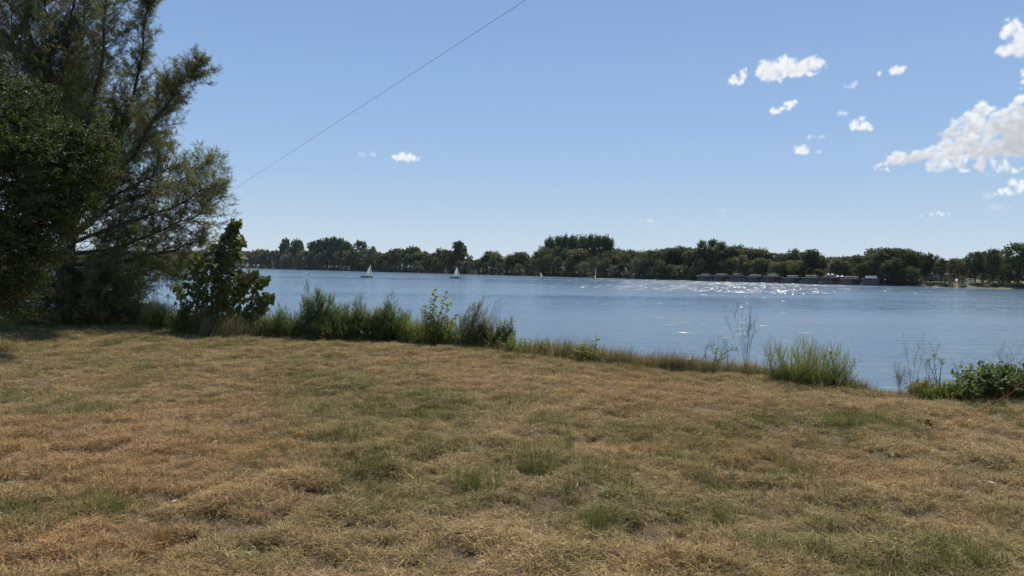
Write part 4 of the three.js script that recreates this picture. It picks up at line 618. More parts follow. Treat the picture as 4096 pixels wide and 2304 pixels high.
// ---------------------------------------------------------------- the big willow on the left
function at3(px, py, depth) { const d = ray(px, py); return d.multiplyScalar(depth / -d.z).add(camera.position); }
{
  const base = onField(272, 1288), Z = -base.z, R = rng(808), S = new Solid(), T = new Solid(), sp = new Sprays(SPR.willow, LM.willow);
  const g = thing('willow_tree', 'big grey-green willow with long upswept limbs on the left bank', 'tree', base), loc = (p) => p.clone().sub(base);
  const Q = (px, py, dz = 0) => loc(at3(px, py, Z + dz));
  T.tube(curve([V(0.03, -0.15, 0), Q(268, 1180), Q(262, 1050), Q(275, 900)], 10), [0.34, 0.27, 0.25, 0.24, 0.235, 0.23, 0.225, 0.22, 0.21, 0.2, 0.19], 10);
  part(g, 'trunk', T.geo(), WOODY);
  // limbs: path points [px, py, depth offset], plume radius in px along the path, density
  const limbs = [
    [[[275, 900, 0], [330, 600, -0.3], [400, 250, -0.4], [430, -60, -0.5], [450, -220, -0.5]], 84, 1.1], [[[275, 900, 0], [420, 640, 0.2], [540, 330, 0.3], [595, 40, 0.3], [610, -30, 0.3]], 48, 1.2], [[[280, 900, 0], [450, 720, -0.4], [620, 480, -0.6], [745, 310, -0.6], [805, 225, -0.6]], 58, 1.5],
    [[[270, 960, 0], [440, 840, 0.4], [640, 745, 0.5], [780, 690, 0.5], [845, 640, 0.5]], 78, 1.0], [[[270, 980, 0], [470, 900, -0.5], [680, 830, -0.7], [830, 760, -0.7], [905, 720, -0.7]], 66, 0.9], [[[268, 1020, 0], [450, 990, 0.2], [640, 930, 0.3], [790, 850, 0.2], [860, 800, 0.2]], 75, 1.0],
    [[[266, 1060, 0], [430, 1050, -0.4], [620, 1010, -0.6], [760, 975, -0.5], [830, 960, -0.5]], 72, 0.8], [[[266, 1090, 0], [430, 1110, 0.3], [560, 1090, 0.4], [700, 1060, 0.4], [775, 1050, 0.4]], 66, 0.8], [[[262, 1120, 0], [380, 1160, -0.3], [480, 1180, -0.4], [560, 1190, -0.4]], 80, 0.9],
    [[[270, 900, 0], [250, 600, 0.3], [270, 250, 0.5], [300, -100, 0.6], [310, -260, 0.6]], 110, 1.0], [[[265, 900, 0], [180, 600, 0.0], [130, 250, 0.2], [90, -100, 0.2], [80, -260, 0.3]], 105, 0.9], [[[262, 950, 0], [120, 720, 0.4], [30, 420, 0.6], [-30, 150, 0.8], [-60, -60, 0.8]], 105, 0.9], 
    [[[275, 930, 0], [400, 760, 0.7], [520, 600, 0.9], [600, 540, 1.0], [690, 580, 1.0]], 62, 0.7], [[[266, 1000, 0], [170, 1010, -0.2], [60, 960, -0.3], [-80, 900, -0.3]], 110, 0.9], [[[262, 1130, 0], [330, 1190, 0.5], [420, 1230, 0.7], [500, 1215, 0.7]], 80, 1.0], [[[262, 1110, 0], [170, 1150, 0.6], [60, 1150, 0.8], [-60, 1130, 0.8]], 100, 0.9], [[[275, 900, 0], [350, 760, 0.3], [420, 560, 0.5], [470, 440, 0.4]], 90, 0.8], [[[270, 980, 0], [380, 940, 0.7], [470, 960, 1.0], [560, 920, 1.1]], 95, 0.9],
    [[[262, 1060, 0], [350, 1120, 0.9], [450, 1150, 1.2], [600, 1150, 1.3]], 75, 0.8], [[[275, 900, 0], [210, 500, -0.4], [200, 150, -0.5], [190, -150, -0.6]], 115, 1.1], [[[275, 880, 0], [300, 500, 0.7], [330, 200, 0.9], [350, -120, 1.0]], 95, 1.0], [[[265, 920, 0], [90, 560, -0.3], [50, 250, -0.3], [20, -80, -0.3]], 120, 1.0], [[[275, 900, 0], [470, 560, 0.5], [600, 400, 0.7], [690, 330, 0.7]], 60, 0.8], [[[270, 960, 0], [480, 780, 0.0], [640, 690, 0.1], [730, 640, 0.1]], 70, 0.8], [[[266, 1060, 0], [460, 1060, 0.8], [640, 1080, 1.0], [720, 1120, 1.0]], 70, 0.7], [[[262, 1100, 0], [400, 1190, -0.6], [520, 1230, -0.7]], 85, 0.9], [[[262, 1080, 0], [300, 1150, -0.9], [330, 1230, -1.1], [350, 1270, -1.1]], 90, 1.2], [[[262, 1060, 0], [220, 1130, -0.8], [190, 1210, -1.0], [180, 1260, -1.0]], 90, 1.2], [[[262, 1060, 0], [380, 1130, -0.9], [450, 1200, -1.1], [480, 1260, -1.1]], 85, 1.1], [[[264, 1000, 0], [290, 1060, -0.8], [260, 1130, -1.0], [250, 1180, -1.0]], 85, 1.0], [[[262, 1060, 0], [120, 1130, -0.4], [60, 1220, -0.6], [40, 1270, -0.6]], 95, 1.1],
  ];
  for (const [pp, rad, dens] of limbs) {
    const pts = curve(pp.map((q) => Q(...q)), 24), n = pts.length - 1, rm = 1.2 * rad / F * Z; let len = 0; for (let i = 0; i < n; i++) len += pts[i].distanceTo(pts[i + 1]);
    pts.forEach((p, i) => { if (i > 1) p.add(V(fbm(i * 0.37 + rad, pp[1][0], 2) - 0.5, (fbm(i * 0.41, pp[1][1] + rad, 2) - 0.5) * 0.7, fbm(i * 0.33 + 9, rad, 2) - 0.5).multiplyScalar(0.3 * i / n + 0.06)); });
    const r0 = 0.025 + 0.0085 * len; S.tube(pts, pts.map((_, i) => mix(r0, 0.006, Math.pow(i / n, 0.7))), 6);
    const m = Math.round(len * 33 * dens);
    for (let k = 0; k < m; k++) {
      const t = Math.min(0.995, 0.12 + 0.88 * (1 - Math.pow(1 - (k + R()) / (m + 1), 0.72))), i = Math.floor(t * n), p = pts[i].clone().lerp(pts[Math.min(n, i + 1)], t * n - i), tan = pts[Math.min(n, i + 1)].clone().sub(pts[Math.max(0, i - 1)]).normalize();
      const perp = V(R.n(), R.n(), R.n()).cross(tan).normalize(), rr = rm * (t < 0.35 ? 0.7 + t : 1.1 - 0.85 * Math.pow(t, 2.5)) * R.r(0.35, 1.75), dir = tan.clone().multiplyScalar(R.r(0.35, 1.0)).addScaledVector(perp, R.r(0.6, 1.2)).add(V(0.05, 0.25, 0)).normalize(), end = p.clone().addScaledVector(dir, rr * 1.35), mid = p.clone().lerp(end, 0.5).add(V(0, -0.03, 0));
      const bp = curve([p, mid, end], 4); S.tube(bp, [0.009, 0.007, 0.005, 0.0035, 0.0018], 3);
      const bare = R() < 0.06, c = bare ? 1 : Math.round((7 + rr * 20) * (0.6 + 0.6 * R()));
      for (let s = 0; s < c; s++) { const u = Math.pow(R(), 0.45) * 3.99, v = Math.floor(u), e = bp[v].clone().lerp(bp[v + 1], u % 1).add(V(R.n() * 0.05, R.n() * 0.05, R.n() * 0.05)), tone = R.r(0.65, 1.3); sp.add(R, e, dir.clone().multiplyScalar(0.35).add(V(R.n() + 0.1, R.n() + 0.15, R.n())), R.r(0.55, 1.05), [tone, tone, tone * R.r(0.9, 1.15)]); }
    }
  }
  for (let k = 0; k < 26; k++) {                      // bare drooping twigs at the lower right
    const a = Q(R.r(560, 760), R.r(1060, 1130), R.r(-0.5, 0.5)), e = a.clone().add(V(R.r(0.1, 0.7), R.r(-0.75, -0.1), R.n() * 0.3)); S.tube(curve([a, a.clone().lerp(e, 0.5).add(V(0.12, 0.1, 0)), e], 5), [0.008, 0.007, 0.005, 0.004, 0.003, 0.0015], 3);
    if (R() < 0.5) for (let s = 0; s < 4; s++) sp.add(R, a.clone().lerp(e, R()), V(R.n(), R.n(), R.n()), R.r(0.4, 0.8), [1, 1, 1]);
  }
  part(g, 'limbs', S.geo(), WOODY); sp.build(g, 'foliage'); console.log('willow', sp.list.map((l) => l.length).join(' '));
}
// ---------------------------------------------------------------- dark round-leaved tree in front of it
{
  const Zt = 13.2, R = rng(515), base = onField(-330, 1440), S = new Solid(), sp = new Sprays(SPR.round, LM.alder), g = thing('alder_tree', 'dark round-leaved tree cut by the left edge, in front of the willow', 'tree', base), Q = (px, py, dz = 0) => at3(px, py, Zt + dz).sub(base);
  part(g, 'trunk', new Solid().tube(curve([V(0, -0.1, 0), Q(-300, 1150), Q(-260, 850), Q(-220, 500)], 8), [0.16, 0.14, 0.13, 0.12, 0.11, 0.1, 0.08, 0.06, 0.04], 8).geo(), WOODY);
  const lobes = [[40, 360, 75, 0.5], [20, 470, 110, 0], [130, 480, 85, 0.2], [220, 560, 85, -0.2], [330, 580, 95, 0], [410, 590, 60, 0.1], [120, 600, 120, -0.3], [260, 670, 110, -0.4], [380, 680, 80, 0], [60, 720, 130, 0], [190, 790, 110, -0.3], [290, 790, 70, 0.1], [60, 860, 130, -0.2], [200, 890, 100, 0], [90, 980, 120, -0.2], [170, 1000, 70, 0.2], [20, 1080, 110, 0], [90, 1120, 70, 0.1], [40, 1190, 80, 0.2], [-80, 600, 160, 0], [-100, 900, 170, 0], [-80, 1150, 140, 0.2], [260, 880, 60, 0.1], [-60, 380, 110, 0.2]];
  const big = [];
  for (let k = 0; k < 70; k++) { const [px, py, r, dz] = R.pick(lobes), a = R.r(-1.7, 1.3), rx = px + Math.cos(a) * r * 0.7, ry = py + Math.sin(a) * r * 0.7, l = r * R.r(0.5, 1.0), c0 = Q(rx, ry, dz), c1 = Q(rx + Math.cos(a) * l, ry + Math.sin(a) * l - 12, dz + R.n() * 0.3); S.tube(curve([c0, c0.clone().lerp(c1, 0.5).add(V(0, 0.04, 0)), c1], 4), [0.006, 0.005, 0.004, 0.003, 0.0015], 3); for (let i = 0; i < 9; i++) { const t = R.r(0.1, 1), tone = R.r(0.75, 1.3); sp.add(R, c0.clone().lerp(c1, t).add(V(R.n() * 0.07, R.n() * 0.07, R.n() * 0.07)), c1.clone().sub(c0).normalize().add(V(R.n() * 0.6, R.n() * 0.6, R.n() * 0.6)), R.r(0.6, 1.0), [tone, tone, tone]); } }
  for (const [px, py, r, dz] of lobes) {
    const c = Q(px, py, dz), rm = r / F * Zt, root = Q(-250, Math.min(1150, py + 200), 0); S.tube(curve([root, root.clone().lerp(c, 0.55).add(V(0, 0.1, 0)), c], 6), [0.035, 0.03, 0.025, 0.02, 0.015, 0.01, 0.006], 5);
    const n = Math.round(240 * (r / 100) ** 2);
    for (let i = 0; i < n; i++) { const v = V(R.n(), R.n(), R.n()).normalize().multiplyScalar(rm * Math.pow(R(), 0.5) * R.r(0.7, 1.25)), tone = R.r(0.7, 1.25), p = c.clone().add(V(v.x, v.y * 0.62 - v.x * 0.25, v.z)), red = py > 1060 && px < 120 && R() < 0.12; sp.add(R, p, v.clone().normalize().add(V(0.3, -0.15, 0)), R.r(0.7, 1.15), red ? [tone * 1.9, tone * 0.85, tone * 0.7] : [tone, tone, tone]); if (v.z > rm * 0.3 && big.length < 300 && i % 9 === 0) big.push([p, v]); }
  }
  part(g, 'branches', S.geo(), WOODY); sp.build(g, 'foliage');
  const one = [1, 2, 3].map((s) => { const L = new Leaves(), m = 0.8 + 0.25 * s; L.leaf(V(), V(0, 0, 1), V(0, 1, 0), 0.07, OVAL, [m, m, m * 0.8]); return L.geo(); });
  for (const [p, v] of big) { const m = part(g, 'leaf', one[Math.floor(R() * 3)], LM.alder); m.position.copy(p).addScaledVector(v, 0.3); m.rotation.set(R.n() * 0.9, R() * 6.283, R.n() * 0.9); }
}
// ---------------------------------------------------------------- maple sapling
{
  const b = onField(852, 1338), Z = -b.z, R = rng(66), g = thing('maple_sapling', 'maple sapling with big jagged leaves, some turning rusty, on the bank', 'tree', b), Q = (px, py, dz = 0) => at3(px, py, Z + dz).sub(b), S = new Solid(), L = new Leaves(), spots = [];
  const stems = [[[852, 1338], [850, 1200], [870, 1060], [905, 960], [940, 885]], [[850, 1338], [800, 1230], [775, 1120], [790, 1020]], [[855, 1338], [920, 1240], [990, 1150], [1050, 1110]], [[852, 1300], [900, 1200], [960, 1130], [1000, 1090]], [[850, 1338], [880, 1180], [890, 1080], [870, 985]], [[848, 1338], [770, 1290], [725, 1210], [712, 1135]], [[855, 1338], [960, 1290], [1030, 1220], [1062, 1180]], [[850, 1320], [820, 1180], [830, 1060], [850, 1000]], [[853, 1338], [905, 1130], [935, 1010], [930, 930]]];
  stems.forEach((st, n) => {
    const pts = curve(st.map(([x, y]) => Q(x, y, R.n() * 0.25)), 14); S.tube(pts, pts.map((_, k) => mix(n ? 0.012 : 0.024, 0.003, k / 14)), 5);
    const m = n === 0 ? 190 : n === 5 ? 34 : 135; for (let k = 0; k < m; k++) { const t = (0.2 + 0.8 * Math.pow((k + R()) / m, 0.85)) * 13.99, i = Math.floor(t), p = pts[i].clone().lerp(pts[i + 1], t % 1), a = R() * 6.283, w = (n === 0 && t > 10 ? 0.14 : 0.30) * (n === 5 ? 0.5 : 1) * (1.15 - t / 28), off = V(Math.cos(a) * w * R.r(0.3, 1), R.r(-0.06, 0.08), Math.sin(a) * w * R.r(0.3, 1)), e = p.clone().add(off); S.tube([p, p.clone().lerp(e, 0.6).add(V(0, 0.03, 0)), e], 0.0016, 3); spots.push([e, off, (n === 2 || n === 3) && t > 8 && R() < 0.33]); }
  });
  part(g, 'stem', S.geo(), WOODY);
  const geos = [0, 1, 2, 3].map((s) => { const l = new Leaves(), m = 0.72 + 0.2 * s; l.leaf(V(), V(0, 0, 1), V(0, 1, 0), 1, MAPLE, [m, m * (1 - 0.02 * s), m * 0.9]); return l.geo(); });
  spots.sort((p, q) => q[0].z - p[0].z);
  const rest = geos.map(() => []);
  spots.forEach(([e, off, rust], k) => {
    const s = R.r(0.10, 0.185), q = new THREE.Quaternion().setFromUnitVectors(V(0, 0, 1), V(off.x + R.n() * 0.1, -0.10 - R() * 0.14, off.z + R.n() * 0.1).normalize()).multiply(new THREE.Quaternion().setFromEuler(new THREE.Euler(R.n() * 0.35, 0, R.n() * 0.6)));
    if (k < 300) { const m = part(g, 'leaf', R.pick(geos), rust ? LM.mapleRust : LM.maple); m.position.copy(e); m.quaternion.copy(q); m.scale.setScalar(s); if (rust) m.userData.label = 'rusty brown maple leaf'; } else rest[Math.floor(R() * 4)].push(new THREE.Matrix4().compose(e, q, V(s, s, s)));
  });
  rest.forEach((l, n) => { if (!l.length) return; const m = new THREE.InstancedMesh(geos[n], LM.maple, l.length); m.name = 'leaves'; m.userData.kind = 'stuff'; m.castShadow = true; l.forEach((x, i) => m.setMatrixAt(i, x)); g.add(m); });
  console.log('maple', spots.length);
}
// ---------------------------------------------------------------- shrubs and weeds from left to right
shrub('nettle_plant', 'green nettles at the left edge of the field', 'plant', 18, 1325, 1262, 90, { sprig: 'heart', mat: 'fresh', stems: 12, dense: 30, stem: GREENSTEM, size: 0.7 });
shrub('vine_bush', 'yellow-green leafy bush at the foot of the willow', 'bush', 470, 1288, 1195, 190, { sprig: 'heart', mat: 'yellow', stems: 16, dense: 22, stem: GREENSTEM, size: 0.9 });
shrub('dry_bush', 'greyish brown wispy dry bush behind the yellow-green one', 'bush', 575, 1275, 1140, 190, { sprig: 'wisp', mat: 'brown', stems: 34, dense: 26, stem: DRYSTEM, size: 1.4, thick: 0.006, back: 1 });
shrub('leafy_bush', 'small-leaved green bush between the dry bush and the maple', 'bush', 655, 1318, 1195, 170, { sprig: 'small', mat: 'privet', stems: 36, dense: 50, puff: 0.16 });
shrub('leafy_bush', 'dark bush hugging the left foot of the maple', 'bush', 755, 1336, 1185, 170, { sprig: 'small', mat: 'privet', stems: 44, dense: 60, puff: 0.16 });
shrub('leafy_bush', 'low green bush under the rusty maple leaves', 'bush', 1010, 1342, 1215, 180, { sprig: 'small', mat: 'privet', stems: 40, dense: 56, puff: 0.16 });
shrub('leafy_bush', 'dense dark growth right at the foot of the maple', 'bush', 860, 1343, 1195, 190, { sprig: 'small', mat: 'privet', stems: 50, dense: 60, puff: 0.16, side: 1.2 }); shrub('leafy_bush', 'dim leafy bush between the willow and the dry bush', 'bush', 590, 1300, 1180, 170, { sprig: 'small', mat: 'weed', stems: 34, dense: 46, puff: 0.16 });
shrub('dry_weed', 'dry brown branching weed in front of the maple', 'weed', 905, 1342, 1115, 190, { sprig: 'wisp', mat: 'brown', stems: 16, dense: 16, stem: DRYSTEM, size: 1.1, thick: 0.006, lean: 0.08 });
longGrass('long brownish grass leaning at the foot of the maple', 880, 1352, 200, 90, 90, [0.135, 0.120, 0.055], { lean: 0.3, stalks: true }); longGrass('long green grass right of the maple\'s foot', 1020, 1350, 170, 70, 70, [0.095, 0.115, 0.045], { lean: 0.15, stalks: true }); longGrass('long grass stems bent over at the trunk of the willow', 205, 1290, 200, 60, 80, [0.16, 0.15, 0.06], { lean: 0.5, stalks: true }); longGrass('fresh green grass at the far left under the round-leaved tree', 90, 1275, 220, 90, 70, [0.10, 0.13, 0.045], { lean: 0.15 });
const PRIV = { sprig: 'small', mat: 'privet', stems: 46, dense: 62, size: 1, puff: 0.16, side: 1.3, shoots: 5 };
shrub('privet_bush', 'leftmost small-leaved bush of the dark hedge clump', 'bush', 1140, 1352, 1222, 170, { ...PRIV, seed: 3 }, 'bushes of the dark hedge clump'); shrub('privet_bush', 'tallest bush of the dark hedge clump, shoots reaching up', 'bush', 1275, 1354, 1140, 190, { ...PRIV, seed: 4, stems: 46 }, 'bushes of the dark hedge clump'); shrub('privet_bush', 'third bush of the dark hedge clump', 'bush', 1420, 1356, 1185, 190, { ...PRIV, seed: 5 }, 'bushes of the dark hedge clump'); shrub('privet_bush', 'rightmost bush of the dark hedge clump', 'bush', 1560, 1360, 1180, 170, { ...PRIV, seed: 6 }, 'bushes of the dark hedge clump'); shrub('privet_bush', 'low bush filling the front of the dark hedge clump', 'bush', 1345, 1358, 1250, 240, { ...PRIV, seed: 8 }, 'bushes of the dark hedge clump'); shrub('privet_bush', 'low bush at the right front of the dark hedge clump', 'bush', 1490, 1360, 1240, 200, { ...PRIV, seed: 9 }, 'bushes of the dark hedge clump');
longGrass('yellow-green grass at the right foot of the dark hedge clump', 1660, 1368, 130, 60, 70, [0.13, 0.145, 0.05], { lean: 0.2 }); longGrass('grass fringe in front of the dark hedge clump', 1330, 1362, 420, 90, 34, [0.115, 0.118, 0.05]);
{ // poplar sucker with leaves large enough to tell apart
  const g = shrub('poplar_bush', 'bush with larger glossy leaves right of the dark hedge clump', 'bush', 1735, 1375, 1225, 210, { sprig: 'small', mat: 'fresh', stems: 44, dense: 56, puff: 0.16, side: 1.2 }), R = rng(99), b = g.position, Z = -b.z, S = new Solid();
  const geos = [0, 1, 2].map((s) => { const l = new Leaves(), m = 0.75 + 0.22 * s; l.leaf(V(), V(0, 0, 1), V(0, 1, 0), 1, OVAL, [m, m, m]); return l.geo(); });
  for (const [x0, x1, y1, n] of [[1740, 1742, 1152, 46], [1735, 1725, 1190, 34], [1745, 1790, 1160, 46], [1750, 1800, 1205, 40], [1730, 1700, 1220, 26], [1760, 1835, 1250, 30], [1755, 1815, 1290, 24]]) { const a = at3(x0, 1365, Z).sub(b), e = at3(x1, y1, Z).sub(b), pts = curve([a, a.clone().lerp(e, 0.5).add(V(-0.03, 0.03, R.n() * 0.1)), e], 8); S.tube(pts, pts.map((_, k) => mix(0.01, 0.002, k / 8)), 4); for (let k = 0; k < n; k++) { const t = (0.3 + 0.7 * (k + R()) / n) * 7.99, i = Math.floor(t), p = pts[i].clone().lerp(pts[i + 1], t % 1), v = R() * 6.283, m = part(g, 'leaf', R.pick(geos), LM.fresh); m.position.copy(p).add(V(Math.cos(v) * 0.03, 0, Math.sin(v) * 0.03)); m.rotation.set(R.n() * 0.6 - 0.2, v, R.n() * 0.7); m.scale.setScalar(R.r(0.065, 0.105)); } }
  part(g, 'shoots', S.geo(), WOODY);
}
shrub('tall_weed', 'tall half-dry weed leaning right over the water', 'weed', 1850, 1388, 1165, 130, { sprig: 'small', mat: 'weed', stems: 26, dense: 40, stem: DRYSTEM, lean: 0.30, thick: 0.006, size: 0.9 }); shrub('dry_weed', 'thin dry twigs leaning right above the tall weed', 'weed', 1900, 1388, 1130, 110, { sprig: 'wisp', mat: 'brown', stems: 16, dense: 10, stem: DRYSTEM, lean: 0.42, thick: 0.005, bare: 0.4 }); shrub('tall_weed', 'yellowish weed clump right of the leaning one', 'weed', 1925, 1392, 1262, 110, { sprig: 'small', mat: 'weed', stems: 32, dense: 50, stem: DRYSTEM, lean: 0.2 });
shrub('elder_bush', 'dark upright leafy bush standing alone before the water', 'bush', 2005, 1400, 1238, 90, { sprig: 'round', mat: 'privet', stems: 22, dense: 50, lean: 0.1, size: 0.7 }); shrub('leafy_bush', 'light green low bush right of the lone dark bush', 'bush', 2080, 1412, 1330, 140, { sprig: 'round', mat: 'fresh', stems: 26, dense: 50, size: 0.6 });
shrub('leafy_bush', 'bright low bush between the hedge clump and the glossy-leaved bush', 'bush', 1645, 1366, 1262, 130, { sprig: 'small', mat: 'fresh', stems: 30, dense: 50, puff: 0.14, shoots: 4 }); shrub('leafy_bush', 'green leafy weeds at the right foot of the glossy-leaved bush', 'bush', 1815, 1382, 1275, 130, { sprig: 'round', mat: 'fresh', stems: 24, dense: 40, size: 0.6, puff: 0.12, shoots: 3 }); shrub('tall_weed', 'straw-coloured weeds behind the leaning ones', 'weed', 1900, 1386, 1215, 120, { sprig: 'small', mat: 'yellow', stems: 16, dense: 26, lean: 0.22, stem: DRYSTEM, size: 0.7, thick: 0.005 }); shrub('leafy_bush', 'green weeds between the leaning weeds and the lone dark bush', 'bush', 1965, 1396, 1300, 90, { sprig: 'small', mat: 'weed', stems: 20, dense: 46, puff: 0.1, shoots: 3 }); shrub('leafy_bush', 'low weeds tapering off before the slender pointed weed', 'bush', 2128, 1422, 1372, 80, { sprig: 'small', mat: 'weed', stems: 16, dense: 50, size: 0.8 }); shrub('leafy_bush', 'light weedy bush at the far left of the hedge clump', 'bush', 1075, 1350, 1262, 110, { sprig: 'small', mat: 'fresh', stems: 24, dense: 46, puff: 0.12, shoots: 3 });
shrub('mugwort_plant', 'slender leafy weed with a pointed top at the grass edge', 'weed', 2168, 1428, 1345, 60, { sprig: 'small', mat: 'weed', stems: 9, dense: 40, stem: GREENSTEM, size: 0.8 }); shrub('mugwort_plant', 'smaller slender weed right of the pointed one', 'weed', 2226, 1432, 1375, 45, { sprig: 'small', mat: 'privet', stems: 7, dense: 44, stem: GREENSTEM, size: 0.7 });
{ // young poplar: separate heart-shaped leaves
  const b = onField(2345, 1446), Z = -b.z, g = thing('poplar_seedling', 'bright green poplar seedling at the edge of the bank', 'plant', b), R = rng(12), S = new Solid(), geos = [0, 1, 2].map((s) => { const l = new Leaves(), m = 0.8 + 0.2 * s; l.leaf(V(), V(0, 0, 1), V(0, 1, 0), 1, HEART, [m, m, m * 0.9]); return l.geo(); });
  for (const [x1, y1, n] of [[2328, 1370, 44], [2300, 1400, 24], [2392, 1348, 40], [2410, 1400, 26], [2360, 1410, 34], [2275, 1422, 14], [2380, 1425, 26]]) { const e = at3(x1, y1, Z).sub(b), pts = curve([V(0, -0.03, 0), e.clone().multiplyScalar(0.5).add(V(0, 0.05, R.n() * 0.08)), e], 6); S.tube(pts, pts.map((_, k) => mix(0.006, 0.0015, k / 6)), 4); for (let k = 0; k < n; k++) { const t = (0.15 + 0.85 * (k + R()) / n) * 5.99, i = Math.floor(t), p = pts[i].clone().lerp(pts[i + 1], t % 1), v = R() * 6.283, m = part(g, 'leaf', R.pick(geos), LM.fresh); m.position.copy(p).add(V(Math.cos(v) * 0.035, 0, Math.sin(v) * 0.05)); m.rotation.set(R.n() * 0.6 + 0.2, v, R.n() * 0.6); m.scale.setScalar(R.r(0.03, 0.055)); } }
  part(g, 'stem', S.geo(), GREENSTEM);
}
shrub('dry_weed', 'dry umbrella-headed weed behind the poplar seedling', 'weed', 2368, 1446, 1330, 60, { sprig: 'wisp', mat: 'brown', stems: 6, dense: 8, stem: WOODY, bare: 0.7, thick: 0.004 });
for (const [px, py, w, n, h, t, label] of [[2480, 1456, 150, 70, 56, [0.15, 0.125, 0.065], 'brownish long grass right of the poplar seedling'], [2600, 1464, 170, 80, 50, [0.14, 0.13, 0.06], 'long grass tuft in the middle of the bank edge'], [2720, 1472, 150, 70, 62, [0.14, 0.115, 0.06], 'reddish dry grass tuft left of the arching rose'], [2830, 1482, 150, 70, 50, [0.11, 0.12, 0.05], 'green grass at the foot of the arching rose'], [2960, 1496, 130, 70, 44, [0.13, 0.125, 0.06], 'grass around the bare dry weed'], [3060, 1508, 120, 60, 44, [0.11, 0.12, 0.05], 'grass left of the upright osier bush'], [3450, 1556, 90, 40, 44, [0.12, 0.095, 0.055], 'dark little tuft right of the osier bush'], [2290, 1440, 120, 30, 30, [0.13, 0.125, 0.06], 'short grass left of the poplar seedling'], [3700, 1582, 160, 60, 40, [0.14, 0.135, 0.055], 'grass below the white umbel flower'], [3560, 1572, 140, 26, 26, [0.16, 0.11, 0.07], 'thin brown grass at the gap beside the water'], [3930, 1592, 220, 60, 36, [0.11, 0.12, 0.05], 'grass along the foot of the bramble']]) longGrass(label, px, py, w, Math.round(n * 1.5), h * 1.25, t, { stalks: true });
shrub('dry_weed', 'dry brown flower heads standing in the long grass', 'weed', 2500, 1458, 1375, 110, { sprig: 'wisp', mat: 'brown', stems: 12, dense: 14, stem: DRYSTEM, bare: 0.5, thick: 0.004, even: true }); shrub('dry_weed', 'thin dry stalks left of the arching rose', 'weed', 2660, 1468, 1385, 130, { sprig: 'wisp', mat: 'brown', stems: 14, dense: 12, stem: DRYSTEM, bare: 0.5, thick: 0.004, even: true });
shrub('dock_plant', 'small dark leafy plant in the long grass', 'plant', 2690, 1472, 1415, 40, { sprig: 'round', mat: 'privet', stems: 7, dense: 40, size: 0.45 });
{ // arching rose
  const b = onField(2850, 1486), Z = -b.z, g = thing('wild_rose', 'arching wild rose shoots at the bank edge', 'plant', b), R = rng(21), S = new Solid(), sp = new Sprays(SPR.small, LM.fresh);
  for (const st of [[[2848, 1486], [2822, 1420], [2830, 1388], [2862, 1380]], [[2855, 1486], [2880, 1430], [2915, 1405], [2950, 1395]], [[2850, 1486], [2862, 1430], [2866, 1392]], [[2858, 1486], [2850, 1450], [2880, 1440], [2925, 1420]]]) { const pts = curve(st.map(([x, y]) => at3(x, y, Z + R.n() * 0.1).sub(b)), 10); S.tube(pts, pts.map((_, k) => mix(0.006, 0.002, k / 10)), 4); for (let k = 0; k < 34; k++) { const t = R.r(0.5, 9.99), i = Math.floor(t), m = R.r(0.8, 1.2); sp.add(R, pts[i].clone().lerp(pts[i + 1], t % 1), V(R.n(), R.n() + 0.3, R.n()), R.r(0.25, 0.5), [m, m, m]); } }
  part(g, 'shoots', S.geo(), GREENSTEM); sp.build(g, 'foliage');
}
// bare branching weeds: thin dry stems against the water
function bareWeed(label, px, basePy, topPy, wpx, n, seed) {
  const dark = seed === 4, b = onField(px, basePy), d = -b.z, h = heightAt(px, topPy, Math.hypot(b.x, b.z)) - b.y, w = wpx / F * d, R = rng(seed), S = new Solid(), g = thing('dry_weed', label, 'weed', b);
  for (let i = 0; i < n; i++) { const H = h * R.r(0.55, 1), to = V(R.n() * w * 0.5, H, R.n() * w * 0.3), pts = curve([V(R.n() * 0.02, -0.03, R.n() * 0.02), to.clone().multiplyScalar(0.5).add(V(R.n() * 0.02, 0.05, 0)), to], 8); S.tube(pts, pts.map((_, k) => mix(i ? 0.0022 : 0.004, 0.0008, k / 8)), 4); for (let k = 0; k < 8; k++) { const t = R.r(2.5, 7.9), q = Math.floor(t), p = pts[q].clone().lerp(pts[q + 1], t % 1), e = p.clone().add(V(R.n() * 0.16, R.r(0.06, 0.24), R.n() * 0.12)); S.tube([p, p.clone().lerp(e, 0.5).add(V(0, 0.02, 0)), e], [0.0013, 0.001, 0.0007], 3); for (let f = 0; f < 2; f++) { const o = p.clone().lerp(e, R.r(0.3, 1)); S.tube([o, o.clone().add(V(R.n() * 0.06, R.r(0.02, 0.08), R.n() * 0.05))], [0.0012, 0.0009], 3); } } }
  part(g, 'stems', S.geo(), std(dark ? lin(0.09, 0.075, 0.055) : lin(0.20, 0.17, 0.10), 0.9)); return g;
}
bareWeed('tall bare branching weed standing dark against the water', 2982, 1498, 1218, 130, 9, 4); bareWeed('thin bare weed at the left side of the osier bush', 3085, 1505, 1340, 90, 6, 5); bareWeed('thin bare weed at the gap right of the osier bush', 3648, 1570, 1360, 100, 3, 6); bareWeed('fine dry weed left of the white umbel flower', 3710, 1574, 1345, 90, 3, 7); bareWeed('low bare twigs in the gap beside the water', 3600, 1572, 1490, 70, 6, 8); bareWeed('wispy dry weed behind the left part of the bramble', 3860, 1586, 1430, 120, 4, 9); bareWeed('wispy dry weed behind the right part of the bramble', 4040, 1590, 1390, 150, 7, 10); bareWeed('bare weed over the arching rose', 2900, 1490, 1370, 90, 5, 13);
